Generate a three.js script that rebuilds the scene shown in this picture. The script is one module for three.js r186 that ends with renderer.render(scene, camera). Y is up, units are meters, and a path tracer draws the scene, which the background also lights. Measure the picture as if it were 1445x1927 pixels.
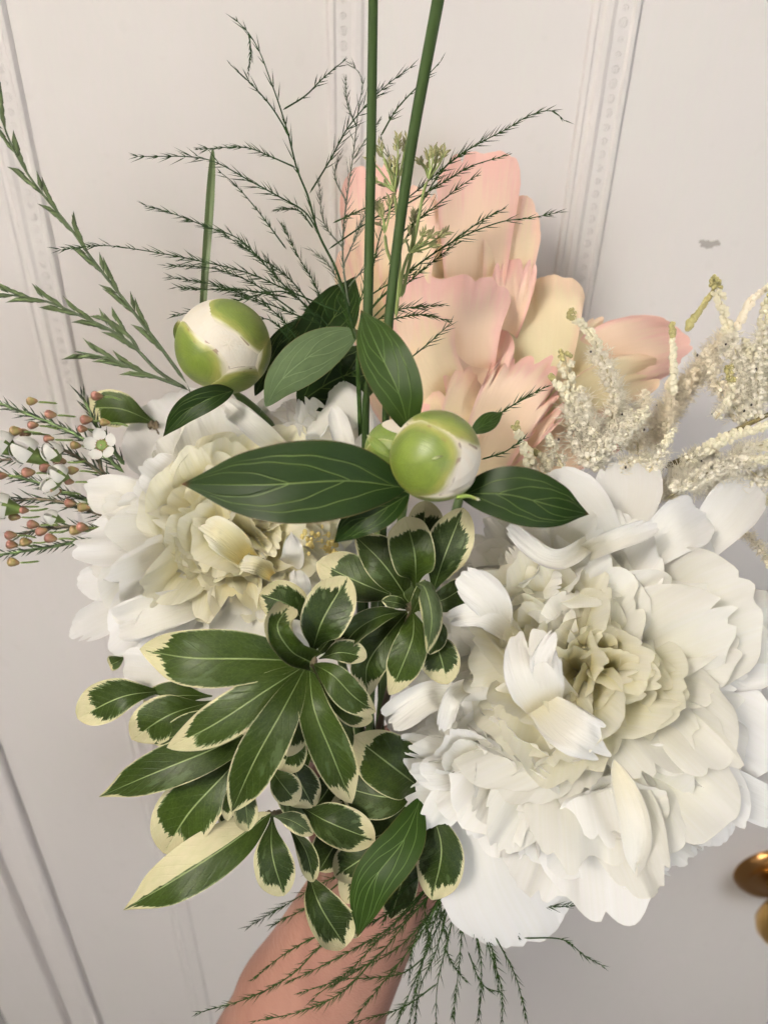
import * as THREE from 'three';
import { mergeGeometries, toCreasedNormals } from 'three/addons/utils/BufferGeometryUtils.js';
import { MarchingCubes } from 'three/addons/objects/MarchingCubes.js';
import { RectAreaLightUniformsLib } from 'three/addons/lights/RectAreaLightUniformsLib.js';

// ---------------------------------------------------------------- camera, light, exposure
const scene = new THREE.Scene();
const F = 1447, CX = 722.5, CY = 963.5;                 // focal length and middle of the photograph, in its pixels
const camera = new THREE.PerspectiveCamera(2 * Math.atan(CY / F) * 180 / Math.PI, 1445 / 1927, 0.02, 20);
const DOOR_GAP = 0.5;                                     // the eye is half a metre from the door
camera.position.set(0, 1.6, DOOR_GAP);
camera.rotation.set(-32.9 * Math.PI / 180, 0, 0);
camera.rotateZ(0.0277);
camera.focus = 0.33; camera.userData.fStop = 8.5;
camera.updateMatrixWorld(true);
const renderer = new THREE.WebGLRenderer({ antialias: true });
renderer.toneMapping = THREE.LinearToneMapping;
renderer.toneMappingExposure = 1.52;
renderer.shadowMap.enabled = true;
RectAreaLightUniformsLib.init();
scene.background = new THREE.Color().setRGB(0.15, 0.137, 0.125);   // the dim room behind the viewer

function lampPanel(name, label, pos, target, w, h, color, power, glow) {
  const g = new THREE.Group(); g.name = name; g.position.set(...pos); g.lookAt(...target);
  g.rotateY(0);
  const housing = new THREE.Mesh(new THREE.BoxGeometry(w * 1.08, h * 1.08, 0.03), new THREE.MeshStandardMaterial({ color: 0xd8d8d8, roughness: 0.6 }));
  housing.name = 'housing'; housing.position.z = -0.02;
  const face = new THREE.Mesh(new THREE.BoxGeometry(w, h, 0.004), new THREE.MeshStandardMaterial({ color: 0xffffff, emissive: new THREE.Color().setRGB(...color), emissiveIntensity: glow }));
  face.name = 'lamp_face'; face.position.z = -0.002;
  g.add(housing, face);
  g.userData = { label, category: 'lamp' };
  scene.add(g);
  const l = new THREE.RectAreaLight(new THREE.Color().setRGB(...color), power, w, h);
  l.name = name + '_light'; l.position.set(...pos); l.lookAt(...target);
  g.updateMatrixWorld(true);
  const dir = new THREE.Vector3(...target).sub(new THREE.Vector3(...pos)).normalize();
  l.position.addScaledVector(dir, 0.012);
  l.lookAt(...target);
  l.rotateY(Math.PI);                                     // a RectAreaLight shines along its -z
  scene.add(l);
}
// warm ceiling lamp above and to one side of the viewer, a second one on the other side, a cool window pane
lampPanel('ceiling_lamp', 'large warm square ceiling lamp over the viewer', [-0.95, 2.65, 1.35], [0.0, 1.4, 0.2], 0.5, 0.5, [1, 0.915, 0.815], 60, 2.5);
lampPanel('ceiling_lamp_001', 'small warm spot lamp high on the knob side', [0.95, 2.35, 1.24], [0, 1.5, 0.1], 0.075, 0.075, [1, 0.91, 0.80], 240, 6);
lampPanel('window_lamp', 'pale daylight window pane behind the viewer', [0.75, 1.5, 1.9], [0.05, 1.35, 0.2], 0.7, 0.9, [0.92, 0.955, 1.0], 3.0, 1.2);

// ---------------------------------------------------------------- helpers
function rng(seed) { let a = seed >>> 0; return () => { a = (a + 0x6D2B79F5) | 0; let t = Math.imul(a ^ (a >>> 15), 1 | a); t = (t + Math.imul(t ^ (t >>> 7), 61 | t)) ^ t; return ((t ^ (t >>> 14)) >>> 0) / 4294967296; }; }
const R0 = rng(20240611);
const rr = (a, b, r = R0) => a + (b - a) * r();
const V3 = (x, y, z) => new THREE.Vector3(x, y, z);
const lerp = (a, b, t) => a + (b - a) * t;
const clamp = (x, a = 0, b = 1) => Math.min(b, Math.max(a, x));
const sst = (a, b, x) => { const t = clamp((x - a) / (b - a)); return t * t * (3 - 2 * t); };
const EYE = camera.position.clone();
const [RIGHT, UP, BACK] = [V3(), V3(), V3()]; camera.matrixWorld.extractBasis(RIGHT, UP, BACK);
// the point of the bouquet seen at photograph pixel (x, y), d metres in front of the eye
const at = (x, y, d) => V3((x - CX) / F * d, (CY - y) / F * d, -d).applyMatrix4(camera.matrixWorld);
const depthOf = (p) => -p.clone().sub(EYE).dot(BACK);
const onDoor = (x, y, z = 0) => { const dir = at(x, y, 1).sub(EYE); return EYE.clone().addScaledVector(dir, (z - EYE.z) / dir.z); };
function hash(i, j = 0, k = 0) { let h = Math.imul(i | 0, 374761393) ^ Math.imul(j | 0, 668265263) ^ Math.imul(k | 0, 1274126177); h = Math.imul(h ^ (h >>> 13), 1274126177); return ((h ^ (h >>> 16)) >>> 0) / 4294967296; }
function n1(x, s = 0) { const i = Math.floor(x), f = x - i, u = f * f * (3 - 2 * f); return lerp(hash(i, s), hash(i + 1, s), u); }
function n2(x, y, s = 0) { const i = Math.floor(x), j = Math.floor(y), f = x - i, g = y - j, u = f * f * (3 - 2 * f), v = g * g * (3 - 2 * g); return lerp(lerp(hash(i, j, s), hash(i + 1, j, s), u), lerp(hash(i, j + 1, s), hash(i + 1, j + 1, s), u), v); }
const fbm = (x, y, s = 0) => 0.55 * n2(x, y, s) + 0.28 * n2(x * 2.1, y * 2.1, s + 1) + 0.17 * n2(x * 4.3, y * 4.3, s + 2);

const taken = {};
function numbered(name) { const k = taken[name] = (taken[name] ?? -1) + 1; return k ? `${name}_${String(k).padStart(3, '0')}` : name; }
function thing(name, label, category, base, group) {
  const o = new THREE.Group(); o.name = numbered(name); o.position.copy(base);
  o.userData = { label, category }; if (group) o.userData.group = group;
  scene.add(o); o.updateMatrixWorld(true); return o;
}
// a part whose geometry is given in world coordinates
function part(name, geo, mat, parent, extra) {
  const m = new THREE.Mesh(geo, mat); m.name = name; m.castShadow = m.receiveShadow = true;
  const p = V3(); parent.getWorldPosition(p); geo.translate(-p.x, -p.y, -p.z);
  if (extra) Object.assign(m.userData, extra);
  parent.add(m); return m;
}
function grid(nu, nv, fn, uvf) {          // fn(u, v) -> Vector3
  const pos = [], uv = [], idx = [];
  for (let i = 0; i <= nu; i++) for (let j = 0; j <= nv; j++) { const u = i / nu, v = j / nv, p = fn(u, v); pos.push(p.x, p.y, p.z); if (uvf) uv.push(...uvf(u, v)); else uv.push(u, v); }
  for (let i = 0; i < nu; i++) for (let j = 0; j < nv; j++) { const a = i * (nv + 1) + j, b = a + nv + 1; idx.push(a, b, a + 1, b, b + 1, a + 1); }
  const g = new THREE.BufferGeometry();
  g.setAttribute('position', new THREE.Float32BufferAttribute(pos, 3)); g.setAttribute('uv', new THREE.Float32BufferAttribute(uv, 2)); g.setIndex(idx); g.computeVertexNormals();
  return g;
}
const spline = (pts) => new THREE.CatmullRomCurve3(pts, false, 'centripetal');
function tube(pts, r0, r1, seg = 24, rad = 7, capped = true) {
  const c = pts.getPoint ? pts : spline(pts), fr = c.computeFrenetFrames(seg, false);
  return grid(seg, rad, (u, v) => {
    const i = Math.round(u * seg), p = c.getPointAt(clamp(u)), a = v * Math.PI * 2; let r = lerp(r0, r1, u);
    if (capped && (i === 0 || i === seg)) r *= 0.02;
    return p.addScaledVector(fr.normals[i], Math.cos(a) * r).addScaledVector(fr.binormals[i], Math.sin(a) * r);
  });
}
// many thin tapered spikes in one geometry: list of [from, to, radius]
function spikes(list, sides = 3) {
  const pos = [], idx = [];
  const a = V3(), b = V3(), d = V3();
  for (const [p, q, r, bulge = 0.35] of list) {
    d.copy(q).sub(p); a.set(d.y, d.z, d.x).cross(d).normalize(); b.copy(d).cross(a).normalize();
    const o = pos.length / 3; pos.push(p.x, p.y, p.z);
    for (let k = 0; k < sides; k++) { const t = k / sides * 6.2832, c = Math.cos(t) * r, s = Math.sin(t) * r; pos.push(p.x + d.x * bulge + a.x * c + b.x * s, p.y + d.y * bulge + a.y * c + b.y * s, p.z + d.z * bulge + a.z * c + b.z * s); }
    pos.push(q.x, q.y, q.z);
    for (let k = 0; k < sides; k++) { const m = o + 1 + k, n = o + 1 + (k + 1) % sides; idx.push(o, n, m, m, n, o + sides + 1); }
  }
  const g = new THREE.BufferGeometry(); g.setAttribute('position', new THREE.Float32BufferAttribute(pos, 3)); g.setIndex(idx); g.computeVertexNormals(); return g;
}
const BEAD = new THREE.IcosahedronGeometry(1, 1);
function beads(list) {                    // [centre, radius]
  const gs = list.map(([c, r, sy = 1]) => BEAD.clone().scale(r, r * sy, r).translate(c.x, c.y, c.z)); return mergeGeometries(gs);
}

// ---------------------------------------------------------------- textures
function tex(w, h, fn, srgb = true) {      // fn(u, v) -> [r, g, b] linear (srgb) or a height
  const d = new Uint8Array(w * h * 4), enc = (x) => { x = clamp(x); return 255 * (x <= 0.0031308 ? 12.92 * x : 1.055 * Math.pow(x, 1 / 2.4) - 0.055); };
  for (let j = 0; j < h; j++) for (let i = 0; i < w; i++) {
    const c = fn((i + 0.5) / w, (j + 0.5) / h), o = (j * w + i) * 4;
    if (srgb) { d[o] = enc(c[0]); d[o + 1] = enc(c[1]); d[o + 2] = enc(c[2]); } else d[o] = d[o + 1] = d[o + 2] = 255 * clamp(c);
    d[o + 3] = 255;
  }
  const t = new THREE.DataTexture(d, w, h); t.magFilter = t.minFilter = THREE.LinearFilter; t.wrapS = t.wrapT = THREE.RepeatWrapping;
  if (srgb) t.colorSpace = THREE.SRGBColorSpace; t.needsUpdate = true; return t;
}
const mix3 = (a, b, t) => [lerp(a[0], b[0], t), lerp(a[1], b[1], t), lerp(a[2], b[2], t)];
// leaf textures: u runs from stalk to tip, v across (midrib at 0.5)
const netVein = (t, s, seed) => { const a = 14 + 0 * seed; let m = 9, m2 = 9; const x = t * a * 2.2, y = s * a * 0.55, i = Math.floor(x), j = Math.floor(y); for (let p = -1; p < 2; p++) for (let q = -1; q < 2; q++) { const cx = i + p + hash(i + p, j + q, seed), cy = j + q + hash(i + p, j + q, seed + 7), d = Math.hypot(x - cx, y - cy); if (d < m) { m2 = m; m = d; } else if (d < m2) m2 = d; } return 1 - sst(0.02, 0.12, m2 - m); };
function variegatedMap(seed, cream, tip, tone = [0.030, 0.068, 0.018], half = 0) {
  const CREAM = [0.56, 0.51, 0.33], MID = [0.15, 0.185, 0.09];
  const K = [lerp(0.05, 1.35, hash(seed, 1)), lerp(0.05, 1.35, hash(seed, 2))];        // the two sides differ
  const tooth = (x, s) => { const i = Math.floor(x), f = x - i; return (1 - f) * hash(i, s) * 0.75 + 0.25 * n1(x * 3.1, s + 1); };
  return tex(640, 320, (t, v) => {
    const s = v * 2 - 1, a = Math.abs(s), si = s > 0 ? 1 : 0, q = t - 0.22 * a + 0.012 * (n2(t * 60, s * 24, seed) - 0.5), sd = seed + si * 31;
    const k = cream * K[si], tipw = sst(0.72 - 0.16 * tip, 1.06, q + 0.1);
    const edge = (off) => 0.997 - 0.008 * sst(0.1, 0.3, t) - 0.34 * k * sst(0.35, 0.7, n1(q * 3.6 + off, sd)) * sst(0.15, 0.5, t) - (0.05 + 1.0 * tip) * tipw
      - 0.88 * (0.04 + 0.75 * Math.max(k, tip * sst(0.6, 0.95, t))) * sst(0.12, 0.6, t) * (0.55 * tooth(q * 8.5 + off, sd + 2) + 0.45 * tooth(q * 17 + off, sd + 4)) * (0.5 + 1.1 * sst(0.45, 0.95, t)) * (0.35 + 0.65 * n1(q * 5 + 9, sd + 5)) - 0.20 * (0.1 + k) * tooth(q * 34 + off, sd + 7) * sst(0.15, 0.6, t);
    let b = edge(0); if (half && s * half > 0) b = 0.06 + 0.20 * tooth(q * 9, sd) * sst(0.3, 0.9, t) + 0.55 * (1 - sst(0.0, 0.12, t)) * tooth(q * 20, sd + 4);
    const b2 = b - 0.20 * tooth(q * 19 + 7, sd + 11) * sst(0.15, 0.5, t) * (0.4 + k);
    const w = 0.012, kc = sst(b - w, b + w, a), km = sst(b2 - w, b2 + w, a) * (1 - kc), mot = fbm(t * 26, s * 9, seed + 60);
    let c = mix3([tone[0] * 0.72, tone[1] * 0.75, tone[2] * 0.8], [tone[0] * 1.35, tone[1] * 1.30, tone[2] * 1.2], mot);
    c = mix3(c, MID, km * 0.8); { const pt = sst(0.62, 0.72, fbm(q * 9 + 3, s * 2.2, seed + 90)) * sst(0.15, 0.5, a) * sst(0.2, 0.5, t); c = mix3(c, [0.055, 0.080, 0.030], pt * 0.7); }
    const lat = Math.abs(((q * 11) % 1 + 1) % 1 - 0.5) * 2, lv = sst(0.90, 0.99, lat) * 0.16 * (0.4 + n2(t * 9, s * 5, seed + 8)), nv = netVein(t, s, seed) * 0.15;
    c = mix3(c, [0.10, 0.14, 0.045], Math.max(lv, nv));
    c = mix3(c, mix3([CREAM[0] * 0.86, CREAM[1] * 0.90, CREAM[2] * 0.82], CREAM, fbm(t * 18, s * 6, seed + 80)), kc);
    return mix3(c, [0.26, 0.32, 0.14], 0.7 * (1 - sst(0.008, 0.028 + 0.03 * (1 - t), a)) * (1 - 0.6 * kc));
  });
}
const latVein = (t, a, seed) => { let k = 0; for (let j = 0; j < 3; j++) { const t0 = 0.02 + j * 0.24 + 0.05 * hash(j, seed), x = t - t0; if (x < 0) continue; const y = 0.72 * (1 - Math.exp(-x * (4.6 - j * 0.4))) + 0.10 * x + 0.012 * Math.sin(x * 40 + j); k = Math.max(k, (1 - sst(0.004, 0.022, Math.abs(a - y))) * (1 - sst(0.45, 0.75, x))); } return k; };
function peonyLeafMap(seed, tone, vein) {
  return tex(512, 256, (t, v) => {
    const s = v * 2 - 1, a = Math.abs(s), mot = fbm(t * 14, s * 5, seed), fine = fbm(t * 90, s * 40, seed + 4);
    let c = mix3([tone[0] * 0.75, tone[1] * 0.78, tone[2] * 0.8], [tone[0] * 1.3, tone[1] * 1.25, tone[2] * 1.2], mot * 0.7 + fine * 0.3);
    c = mix3(c, vein, 0.85 * latVein(t, a, seed + (s > 0 ? 3 : 0)));
    c = mix3(c, vein, 0.9 * (1 - sst(0.006, 0.02 + 0.02 * (1 - t), a)));
    c = mix3(c, [0.16, 0.10, 0.05], 0.6 * sst(0.965, 0.995, a));
    return mix3(c, [0.12, 0.05, 0.02], sst(0.95, 1, t) * 0.8);
  });
}
const leafBump = tex(512, 256, (t, v) => { const s = v * 2 - 1, a = Math.abs(s), q = t - 0.24 * a, lat = Math.abs(((q * 11) % 1 + 1) % 1 - 0.5) * 2; return 0.6 - 0.30 * sst(0.82, 1, lat) - 0.35 * (1 - sst(0.0, 0.06, a)) - 0.12 * netVein(t, s, 3) + 0.2 * (fbm(t * 30, s * 12, 9) - 0.5); }, false);
const peonyLeafBump = tex(512, 256, (t, v) => { const s = v * 2 - 1, a = Math.abs(s); return 0.6 - 0.4 * latVein(t, a, s > 0 ? 3 : 0) - 0.4 * (1 - sst(0, 0.05, a)) + 0.22 * (fbm(t * 22, s * 9, 5) - 0.5); }, false);
const leafMat = (map, bump, o = {}) => new THREE.MeshPhysicalMaterial({ map, bumpMap: bump, bumpScale: 0.00028, roughness: 0.42, specularIntensity: 0.34, side: THREE.DoubleSide, transmission: 0.12, thickness: 0, ...o });
const VAR = [[1, 0.10, 0.75], [2, 0.34, 0.65], [3, 0.65, 0.9], [4, 0.8, 0.75], [5, 0.55, 1.0], [6, 0.08, 0.4], [7, 0.24, 0.95], [8, 0.55, 0.7]].map(([s, c, tp]) => leafMat(variegatedMap(s * 17, c, tp, [[0.019, 0.034, 0.004], [0.024, 0.043, 0.005], [0.015, 0.028, 0.004]][s % 3]), leafBump));
const VAR_HALF = leafMat(variegatedMap(99, 0.2, 0.5, [0.024, 0.042, 0.006], -1), leafBump);
const VAR_GREY = leafMat(variegatedMap(77, 0.45, 0.6, [0.045, 0.066, 0.028]), leafBump);
const PLEAF = [leafMat(peonyLeafMap(1, [0.010, 0.025, 0.003], [0.09, 0.13, 0.035]), peonyLeafBump, { roughness: 0.5, specularIntensity: 0.32 }), leafMat(peonyLeafMap(2, [0.018, 0.040, 0.005], [0.10, 0.155, 0.045]), peonyLeafBump, { roughness: 0.5, specularIntensity: 0.32 })];
const PLEAF_BACK = leafMat(peonyLeafMap(3, [0.075, 0.115, 0.052], [0.16, 0.22, 0.11]), peonyLeafBump, { roughness: 0.6 });

// petals: u from base to tip, v across
function petalMap(seed, base, mid, tip, edge, edgeAmt) {
  return tex(256, 256, (t, v) => {
    const s = v * 2 - 1, a = Math.abs(s), st = n1(s * 34 + 0.6 * Math.sin(t * 5), seed) * 0.6 + n1(s * 80, seed + 2) * 0.4, cl = fbm(t * 4 + 7, s * 3, seed + 5);
    let c = mix3(base, mid, sst(0.0, 0.45, t + 0.25 * (cl - 0.5)));
    c = mix3(c, tip, sst(0.35, 0.9, t + 0.25 * (cl - 0.5)));
    const e = Math.max(sst(0.72, 1, t + 0.16 * (st - 0.5) + 0.2 * (cl - 0.5)), sst(0.75, 1, a + 0.25 * (cl - 0.5)));
    c = mix3(c, edge, edgeAmt * e);
    const k = 0.985 + 0.03 * st; return [c[0] * k, c[1] * k, c[2] * (k * k)];
  });
}
const petalBump = tex(256, 256, (t, v) => 0.5 + 0.7 * (fbm(t * 5, v * 10, 8) - 0.5) + 0.14 * (n1(v * 46 + Math.sin(t * 5) * 0.8, 3) - 0.5), false);
const petalMat = (map, o = {}) => new THREE.MeshPhysicalMaterial({ map, bumpMap: petalBump, bumpScale: 0.0004, roughness: 0.95, specularIntensity: 0.4, side: THREE.DoubleSide, transmission: 0.13, thickness: 0, ...o });
const WHITE = petalMat(petalMap(1, [0.95, 0.91, 0.74], [0.95, 0.93, 0.83], [0.95, 0.94, 0.885], [0.95, 0.94, 0.91], 0.6));
const CREAM = petalMat(petalMap(2, [0.95, 0.84, 0.46], [0.95, 0.89, 0.60], [0.95, 0.925, 0.76], [0.95, 0.935, 0.86], 0.5), { transmission: 0.36 });
const CREAM_PALE = petalMat(petalMap(7, [0.95, 0.91, 0.66], [0.95, 0.93, 0.78], [0.95, 0.94, 0.86], [0.95, 0.94, 0.90], 0.5), { transmission: 0.28 });
const YOLK = petalMat(petalMap(8, [0.95, 0.79, 0.32], [0.95, 0.86, 0.47], [0.95, 0.915, 0.68], [0.95, 0.93, 0.82], 0.5), { transmission: 0.25 });
const GUARD = petalMat(petalMap(3, [0.90, 0.88, 0.78], [0.915, 0.905, 0.85], [0.92, 0.915, 0.89], [0.92, 0.915, 0.90], 0.5));
const PEACH = petalMat(petalMap(4, [0.92, 0.76, 0.52], [0.92, 0.72, 0.53], [0.92, 0.70, 0.56], [0.88, 0.53, 0.49], 0.75));
const PEACH_PALE = petalMat(petalMap(5, [0.92, 0.78, 0.50], [0.92, 0.77, 0.51], [0.92, 0.74, 0.54], [0.90, 0.60, 0.52], 0.65));
const PEACH_YELLOW = petalMat(petalMap(6, [0.88, 0.80, 0.50], [0.87, 0.79, 0.52], [0.88, 0.76, 0.52], [0.88, 0.60, 0.48], 0.5));
const plain = (r, g, b, o = {}) => new THREE.MeshPhysicalMaterial({ color: new THREE.Color().setRGB(r, g, b), roughness: 0.55, side: THREE.DoubleSide, ...o });
const DULL = { roughness: 0.8, specularIntensity: 0.35 };
const STEM = plain(0.10, 0.17, 0.05, { roughness: 0.5 }), STEM_DARK = plain(0.035, 0.075, 0.02), STEM_BROWN = plain(0.10, 0.075, 0.04);

// ---------------------------------------------------------------- leaf and petal sheets
// mid: [[x, y, d], ...] stalk to tip; wl / wr: half widths (photo px) to the one and the other side of the way
const PROFILES = {
  obov: (t) => Math.pow(Math.max(0, Math.sin(Math.PI * Math.pow(t, 1.5))), 0.62) * (0.35 + 0.65 * sst(0, 0.5, t)) + 0.05 * (1 - t),
  lance: (t) => Math.pow(Math.max(0, Math.sin(Math.PI * Math.pow(t, 0.86))), 0.9) * (1 - 0.25 * sst(0.75, 1, t)) + 0.03 * (1 - t),
  ellip: (t) => Math.pow(Math.max(0, Math.sin(Math.PI * Math.pow(t, 1.12))), 0.75) + 0.04 * (1 - t),
  claw: (t) => 0.34 + 0.66 * sst(0, 0.75, t), petal: (t) => 0.55 + 0.45 * sst(0, 0.7, t), strap: (t) => 0.78 + 0.22 * sst(0, 0.6, t), fan: (t) => 0.50 + 0.50 * sst(0, 1, t),
};
const ROUND = { claw: 0.42, petal: 0.46, strap: 0.34, fan: 0.26 };          // how far a petal's tip is rounded off
const notch = (s, k, seed) => { const x = s * k + 3.7 * hash(seed, 2) + 0.35 * Math.sin(s * 5 + seed), i = Math.floor(x), f = x - i; return (1 - Math.pow(Math.sin(Math.PI * f), 0.85)) * (0.1 + 0.9 * hash(i, seed, 5) ** 2) + 0.55 * n1(s * 2.1 + 9, seed + 3) + 0.05 * n1(s * 11, seed + 4); };
function sheet(o) {
  const { mid, wl, wr = wl, curl = 0, tilt = 0, fold = 0, wave = 0, wf = 3, prof = 'obov', rag = 0, rk = 5, twist = 0, frill = 0, lip = 0, seed = Math.floor(R0() * 9999), nu = 22, nv = 14 } = o;
  const c = spline(mid.map((p) => at(...p))), pr = PROFILES[prof], rd = ROUND[prof], ph = hash(seed) * 6.28;
  return grid(nu, nv, (u, v) => {
    const s = v * 2 - 1, a = Math.abs(s);
    const cut = rd ? 1 - rd * (1 - Math.sqrt(1 - 0.97 * s * s)) - rag * notch(s, rk * 0.45, seed) * sst(0.35, 1, u) : 1;
    const t = u * cut, p = c.getPointAt(clamp(t, 0, 1)), T = c.getTangentAt(clamp(t, 0.001, 0.999)), view = p.clone().sub(EYE).normalize();
    const S = T.clone().cross(view).normalize(), N = T.clone().cross(S).normalize();
    const tl = tilt + twist * (t - 0.5); const S2 = S.clone().multiplyScalar(Math.cos(tl)).addScaledVector(N, Math.sin(tl)), N2 = N.clone().multiplyScalar(Math.cos(tl)).addScaledVector(S, -Math.sin(tl));
    const W = (s > 0 ? wl : wr) * depthOf(p) / F * pr(t);
    let off, lift;
    if (Math.abs(curl) > 0.02) { off = W * Math.sin(curl * s) / curl; lift = W * (1 - Math.cos(curl * s)) / curl; } else { off = W * s; lift = 0; }
    lift += lip * W * sst(0.6, 1, u) ** 2 + fold * a * W + wave * W * a * a * Math.sin(wf * 6.28 * t + ph + (s > 0 ? 1.7 : 0)) + frill * (wl * depthOf(p) / F) * sst(0.45, 1, u) * (Math.sin(s * 3.6 + ph) * 0.7 + Math.sin(s * 2 + u * 5 + ph * 2) * 0.35 + Math.sin(s * 9 + ph * 3) * 0.10) + (rd ? W * 0.02 * sst(0.72, 1, u) * Math.sin(s * 24 + ph * 5 + 3 * Math.sin(s * 6 + ph)) : 0);
    return p.addScaledVector(S2, off).addScaledVector(N2, lift);
  });
}
// a petal that grows from a flower's heart
function heartPetal({ base, A, R, T, L, W, a0, a1, k = 1, cup = 0.6, frill = 0.1, rag = 0.1, rk = 4, roll = 0, tipBack = 0, seed, nu = 20, nv = 26, prof = 'claw' }) {
  const pr = PROFILES[prof], rd = ROUND[prof], ph = hash(seed) * 6.28, steps = 24, path = [base.clone()], ang = [];
  for (let i = 0; i <= steps; i++) { const t = i / steps, a = lerp(a0, a1, Math.pow(t, k)) + tipBack * sst(0.7, 1, t); ang.push(a); if (i < steps) path.push(path[i].clone().addScaledVector(A, Math.cos(a) * L / steps).addScaledVector(R, Math.sin(a) * L / steps)); }
  return grid(nu, nv, (u, v) => {
    const s = v * 2 - 1;
    const cut = 1 - rd * (1 - Math.sqrt(1 - 0.97 * s * s)) - rag * notch(s, rk * 0.45, seed) * sst(0.35, 1, u);
    const x = clamp(u * cut) * steps, i = Math.min(steps - 1, Math.floor(x)), f = x - i, p = path[i].clone().lerp(path[i + 1], f), a = lerp(ang[i], ang[i + 1], f);
    const N = A.clone().multiplyScalar(Math.sin(a)).addScaledVector(R, -Math.cos(a));      // towards the heart
    const S = T.clone().multiplyScalar(Math.cos(roll)).addScaledVector(N, Math.sin(roll)), N2 = N.clone().multiplyScalar(Math.cos(roll)).addScaledVector(T, -Math.sin(roll));
    const w = W * pr(u * cut); const cc = cup * (1 - 0.35 * u) + 1e-4;
    const lift = w * (1 - Math.cos(cc * s)) / cc + W * frill * sst(0.35, 1, u) * (0.6 * Math.sin(s * 3.4 + ph) + 0.22 * Math.sin(s * 7.3 + ph * 3) + 0.35 * Math.sin(s * 1.5 + u * 4.5 + ph * 2)) + W * 0.022 * sst(0.72, 1, u) * Math.sin(s * 23 + ph * 5 + 3 * Math.sin(s * 6 + ph));
    return p.addScaledVector(S, w * Math.sin(cc * s) / cc).addScaledVector(N2, lift);
  });
}
const GRIP = at(690, 1545, 0.425), STEM_END = at(640, 1760, 0.47);
function stemTo(parent, from, r = 0.0028, mat = STEM, name = 'stem', dir) {
  const off = V3(rr(-1, 1), rr(-1, 1), rr(-1, 1)).multiplyScalar(0.006), g = GRIP.clone().add(off), e = STEM_END.clone().add(off.clone().multiplyScalar(1.3));
  const m = dir ? from.clone().addScaledVector(dir, -0.05) : from.clone().lerp(g, 0.5).addScaledVector(BACK, -0.012);
  return part(name, tube([from, m, g, e], r * 0.85, r, 30, 8), mat, parent);
}
const PARTS_READY = true;
// ---------------------------------------------------------------- the door
const doorMat = (() => {
  const map = tex(512, 512, (u, v) => { const k = 0.985 + 0.02 * (fbm(u * 9, v * 3, 11) - 0.5) + 0.006 * (n2(u * 240, v * 60, 12) - 0.5), sp = sst(0.80, 0.86, n2(u * 34, v * 34, 21) * 0.7 + n2(u * 90, v * 90, 22) * 0.3); const c = [0.75 * k, 0.715 * k, 0.69 * k]; return mix3(c, [0.60, 0.57, 0.53], sp * 0.10); });
  map.repeat.set(2.2, 2.2);
  const bump = tex(512, 512, (u, v) => 0.5 + 0.5 * (fbm(u * 9, v * 4, 31) - 0.5) + 0.10 * (n2(u * 90, v * 6, 34) - 0.5) + 0.05 * (n2(u * 200, v * 80, 32) - 0.5), false); bump.repeat.set(2.2, 2.2);
  return new THREE.MeshPhysicalMaterial({ map, bumpMap: bump, bumpScale: 0.0010, roughness: 0.45, specularIntensity: 0.6 });
})();
const door = thing('door', 'white painted panelled door with beaded mouldings and a brass knob behind the bouquet', 'door', V3(0, 0, 0));
const boxUV = (g) => { const p = g.attributes.position, n = g.attributes.normal, uv = g.attributes.uv; for (let i = 0; i < p.count; i++) uv.setXY(i, Math.abs(n.getX(i)) > 0.6 ? p.getZ(i) : p.getX(i), Math.abs(n.getY(i)) > 0.6 ? p.getZ(i) : p.getY(i)); return g; };
const slab = (x0, x1, y0, y1, z0, z1) => boxUV(new THREE.BoxGeometry(x1 - x0, y1 - y0, z1 - z0).translate((x0 + x1) / 2, (y0 + y1) / 2, (z0 + z1) / 2));
const xC = onDoor(662, 100).x, xR = onDoor(1152, 60).x, xL = onDoor(35, 330).x, xE = onDoor(112, 1700).x, yRail = onDoor(722, 1350).y;
part('door_slab', slab(xE, 0.95, 0.005, 2.25, -0.04, 0), doorMat, door);
// a moulding: a fillet, a row of beads and a bead-free ogee, as one strip; dir = +1 puts the beads on the +x side
function moulding(x, y0, y1, dir) {
  const prof = [[-0.0135, 0], [-0.0125, 0.0016], [-0.0100, 0.0020], [-0.0086, 0.0011], [-0.0070, 0.0012], [-0.0052, 0.0026], [-0.0022, 0.0029], [0.0004, 0.0016], [0.0085, 0.0016], [0.0100, 0.0027], [0.0122, 0.0024], [0.0140, 0]];
  const sh = new THREE.Shape(prof.map(([a, b]) => new THREE.Vector2(a * dir, b)));
  const g = new THREE.ExtrudeGeometry(sh, { depth: y1 - y0, bevelEnabled: false });
  g.rotateX(-Math.PI / 2);                                // the strip's length becomes y, its relief -z
  g.scale(1, 1, -1); g.translate(x, y0, 0.0003);
  const idx = g.index; if (idx) { const a = idx.array; for (let i = 0; i < a.length; i += 3) { const t = a[i]; a[i] = a[i + 1]; a[i + 1] = t; } } else { const q = g.attributes; for (const n of ['position', 'normal', 'uv']) { const A = q[n], s = A.itemSize; for (let i = 0; i < A.count; i += 3) for (let k = 0; k < s; k++) { const t = A.array[i * s + k]; A.array[i * s + k] = A.array[(i + 1) * s + k]; A.array[(i + 1) * s + k] = t; } } }
  g.computeVertexNormals();
  const m = part('moulding', g, doorMat, door), list = [], step = 0.0073;
  for (let y = y0 + 0.004, i = 0; y < y1 - 0.003; y += step, i++) { const k = hash(i, Math.round(x * 999)); list.push(BEAD.clone().scale(0.0034, 0.0029 + 0.0005 * k, 0.0009 + 0.0004 * k).translate(x + dir * 0.0046, y + 0.0006 * (k - 0.5), 0.0012)); }
  part('bead_row', mergeGeometries(list), doorMat, m, { kind: 'stuff' });
}
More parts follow.
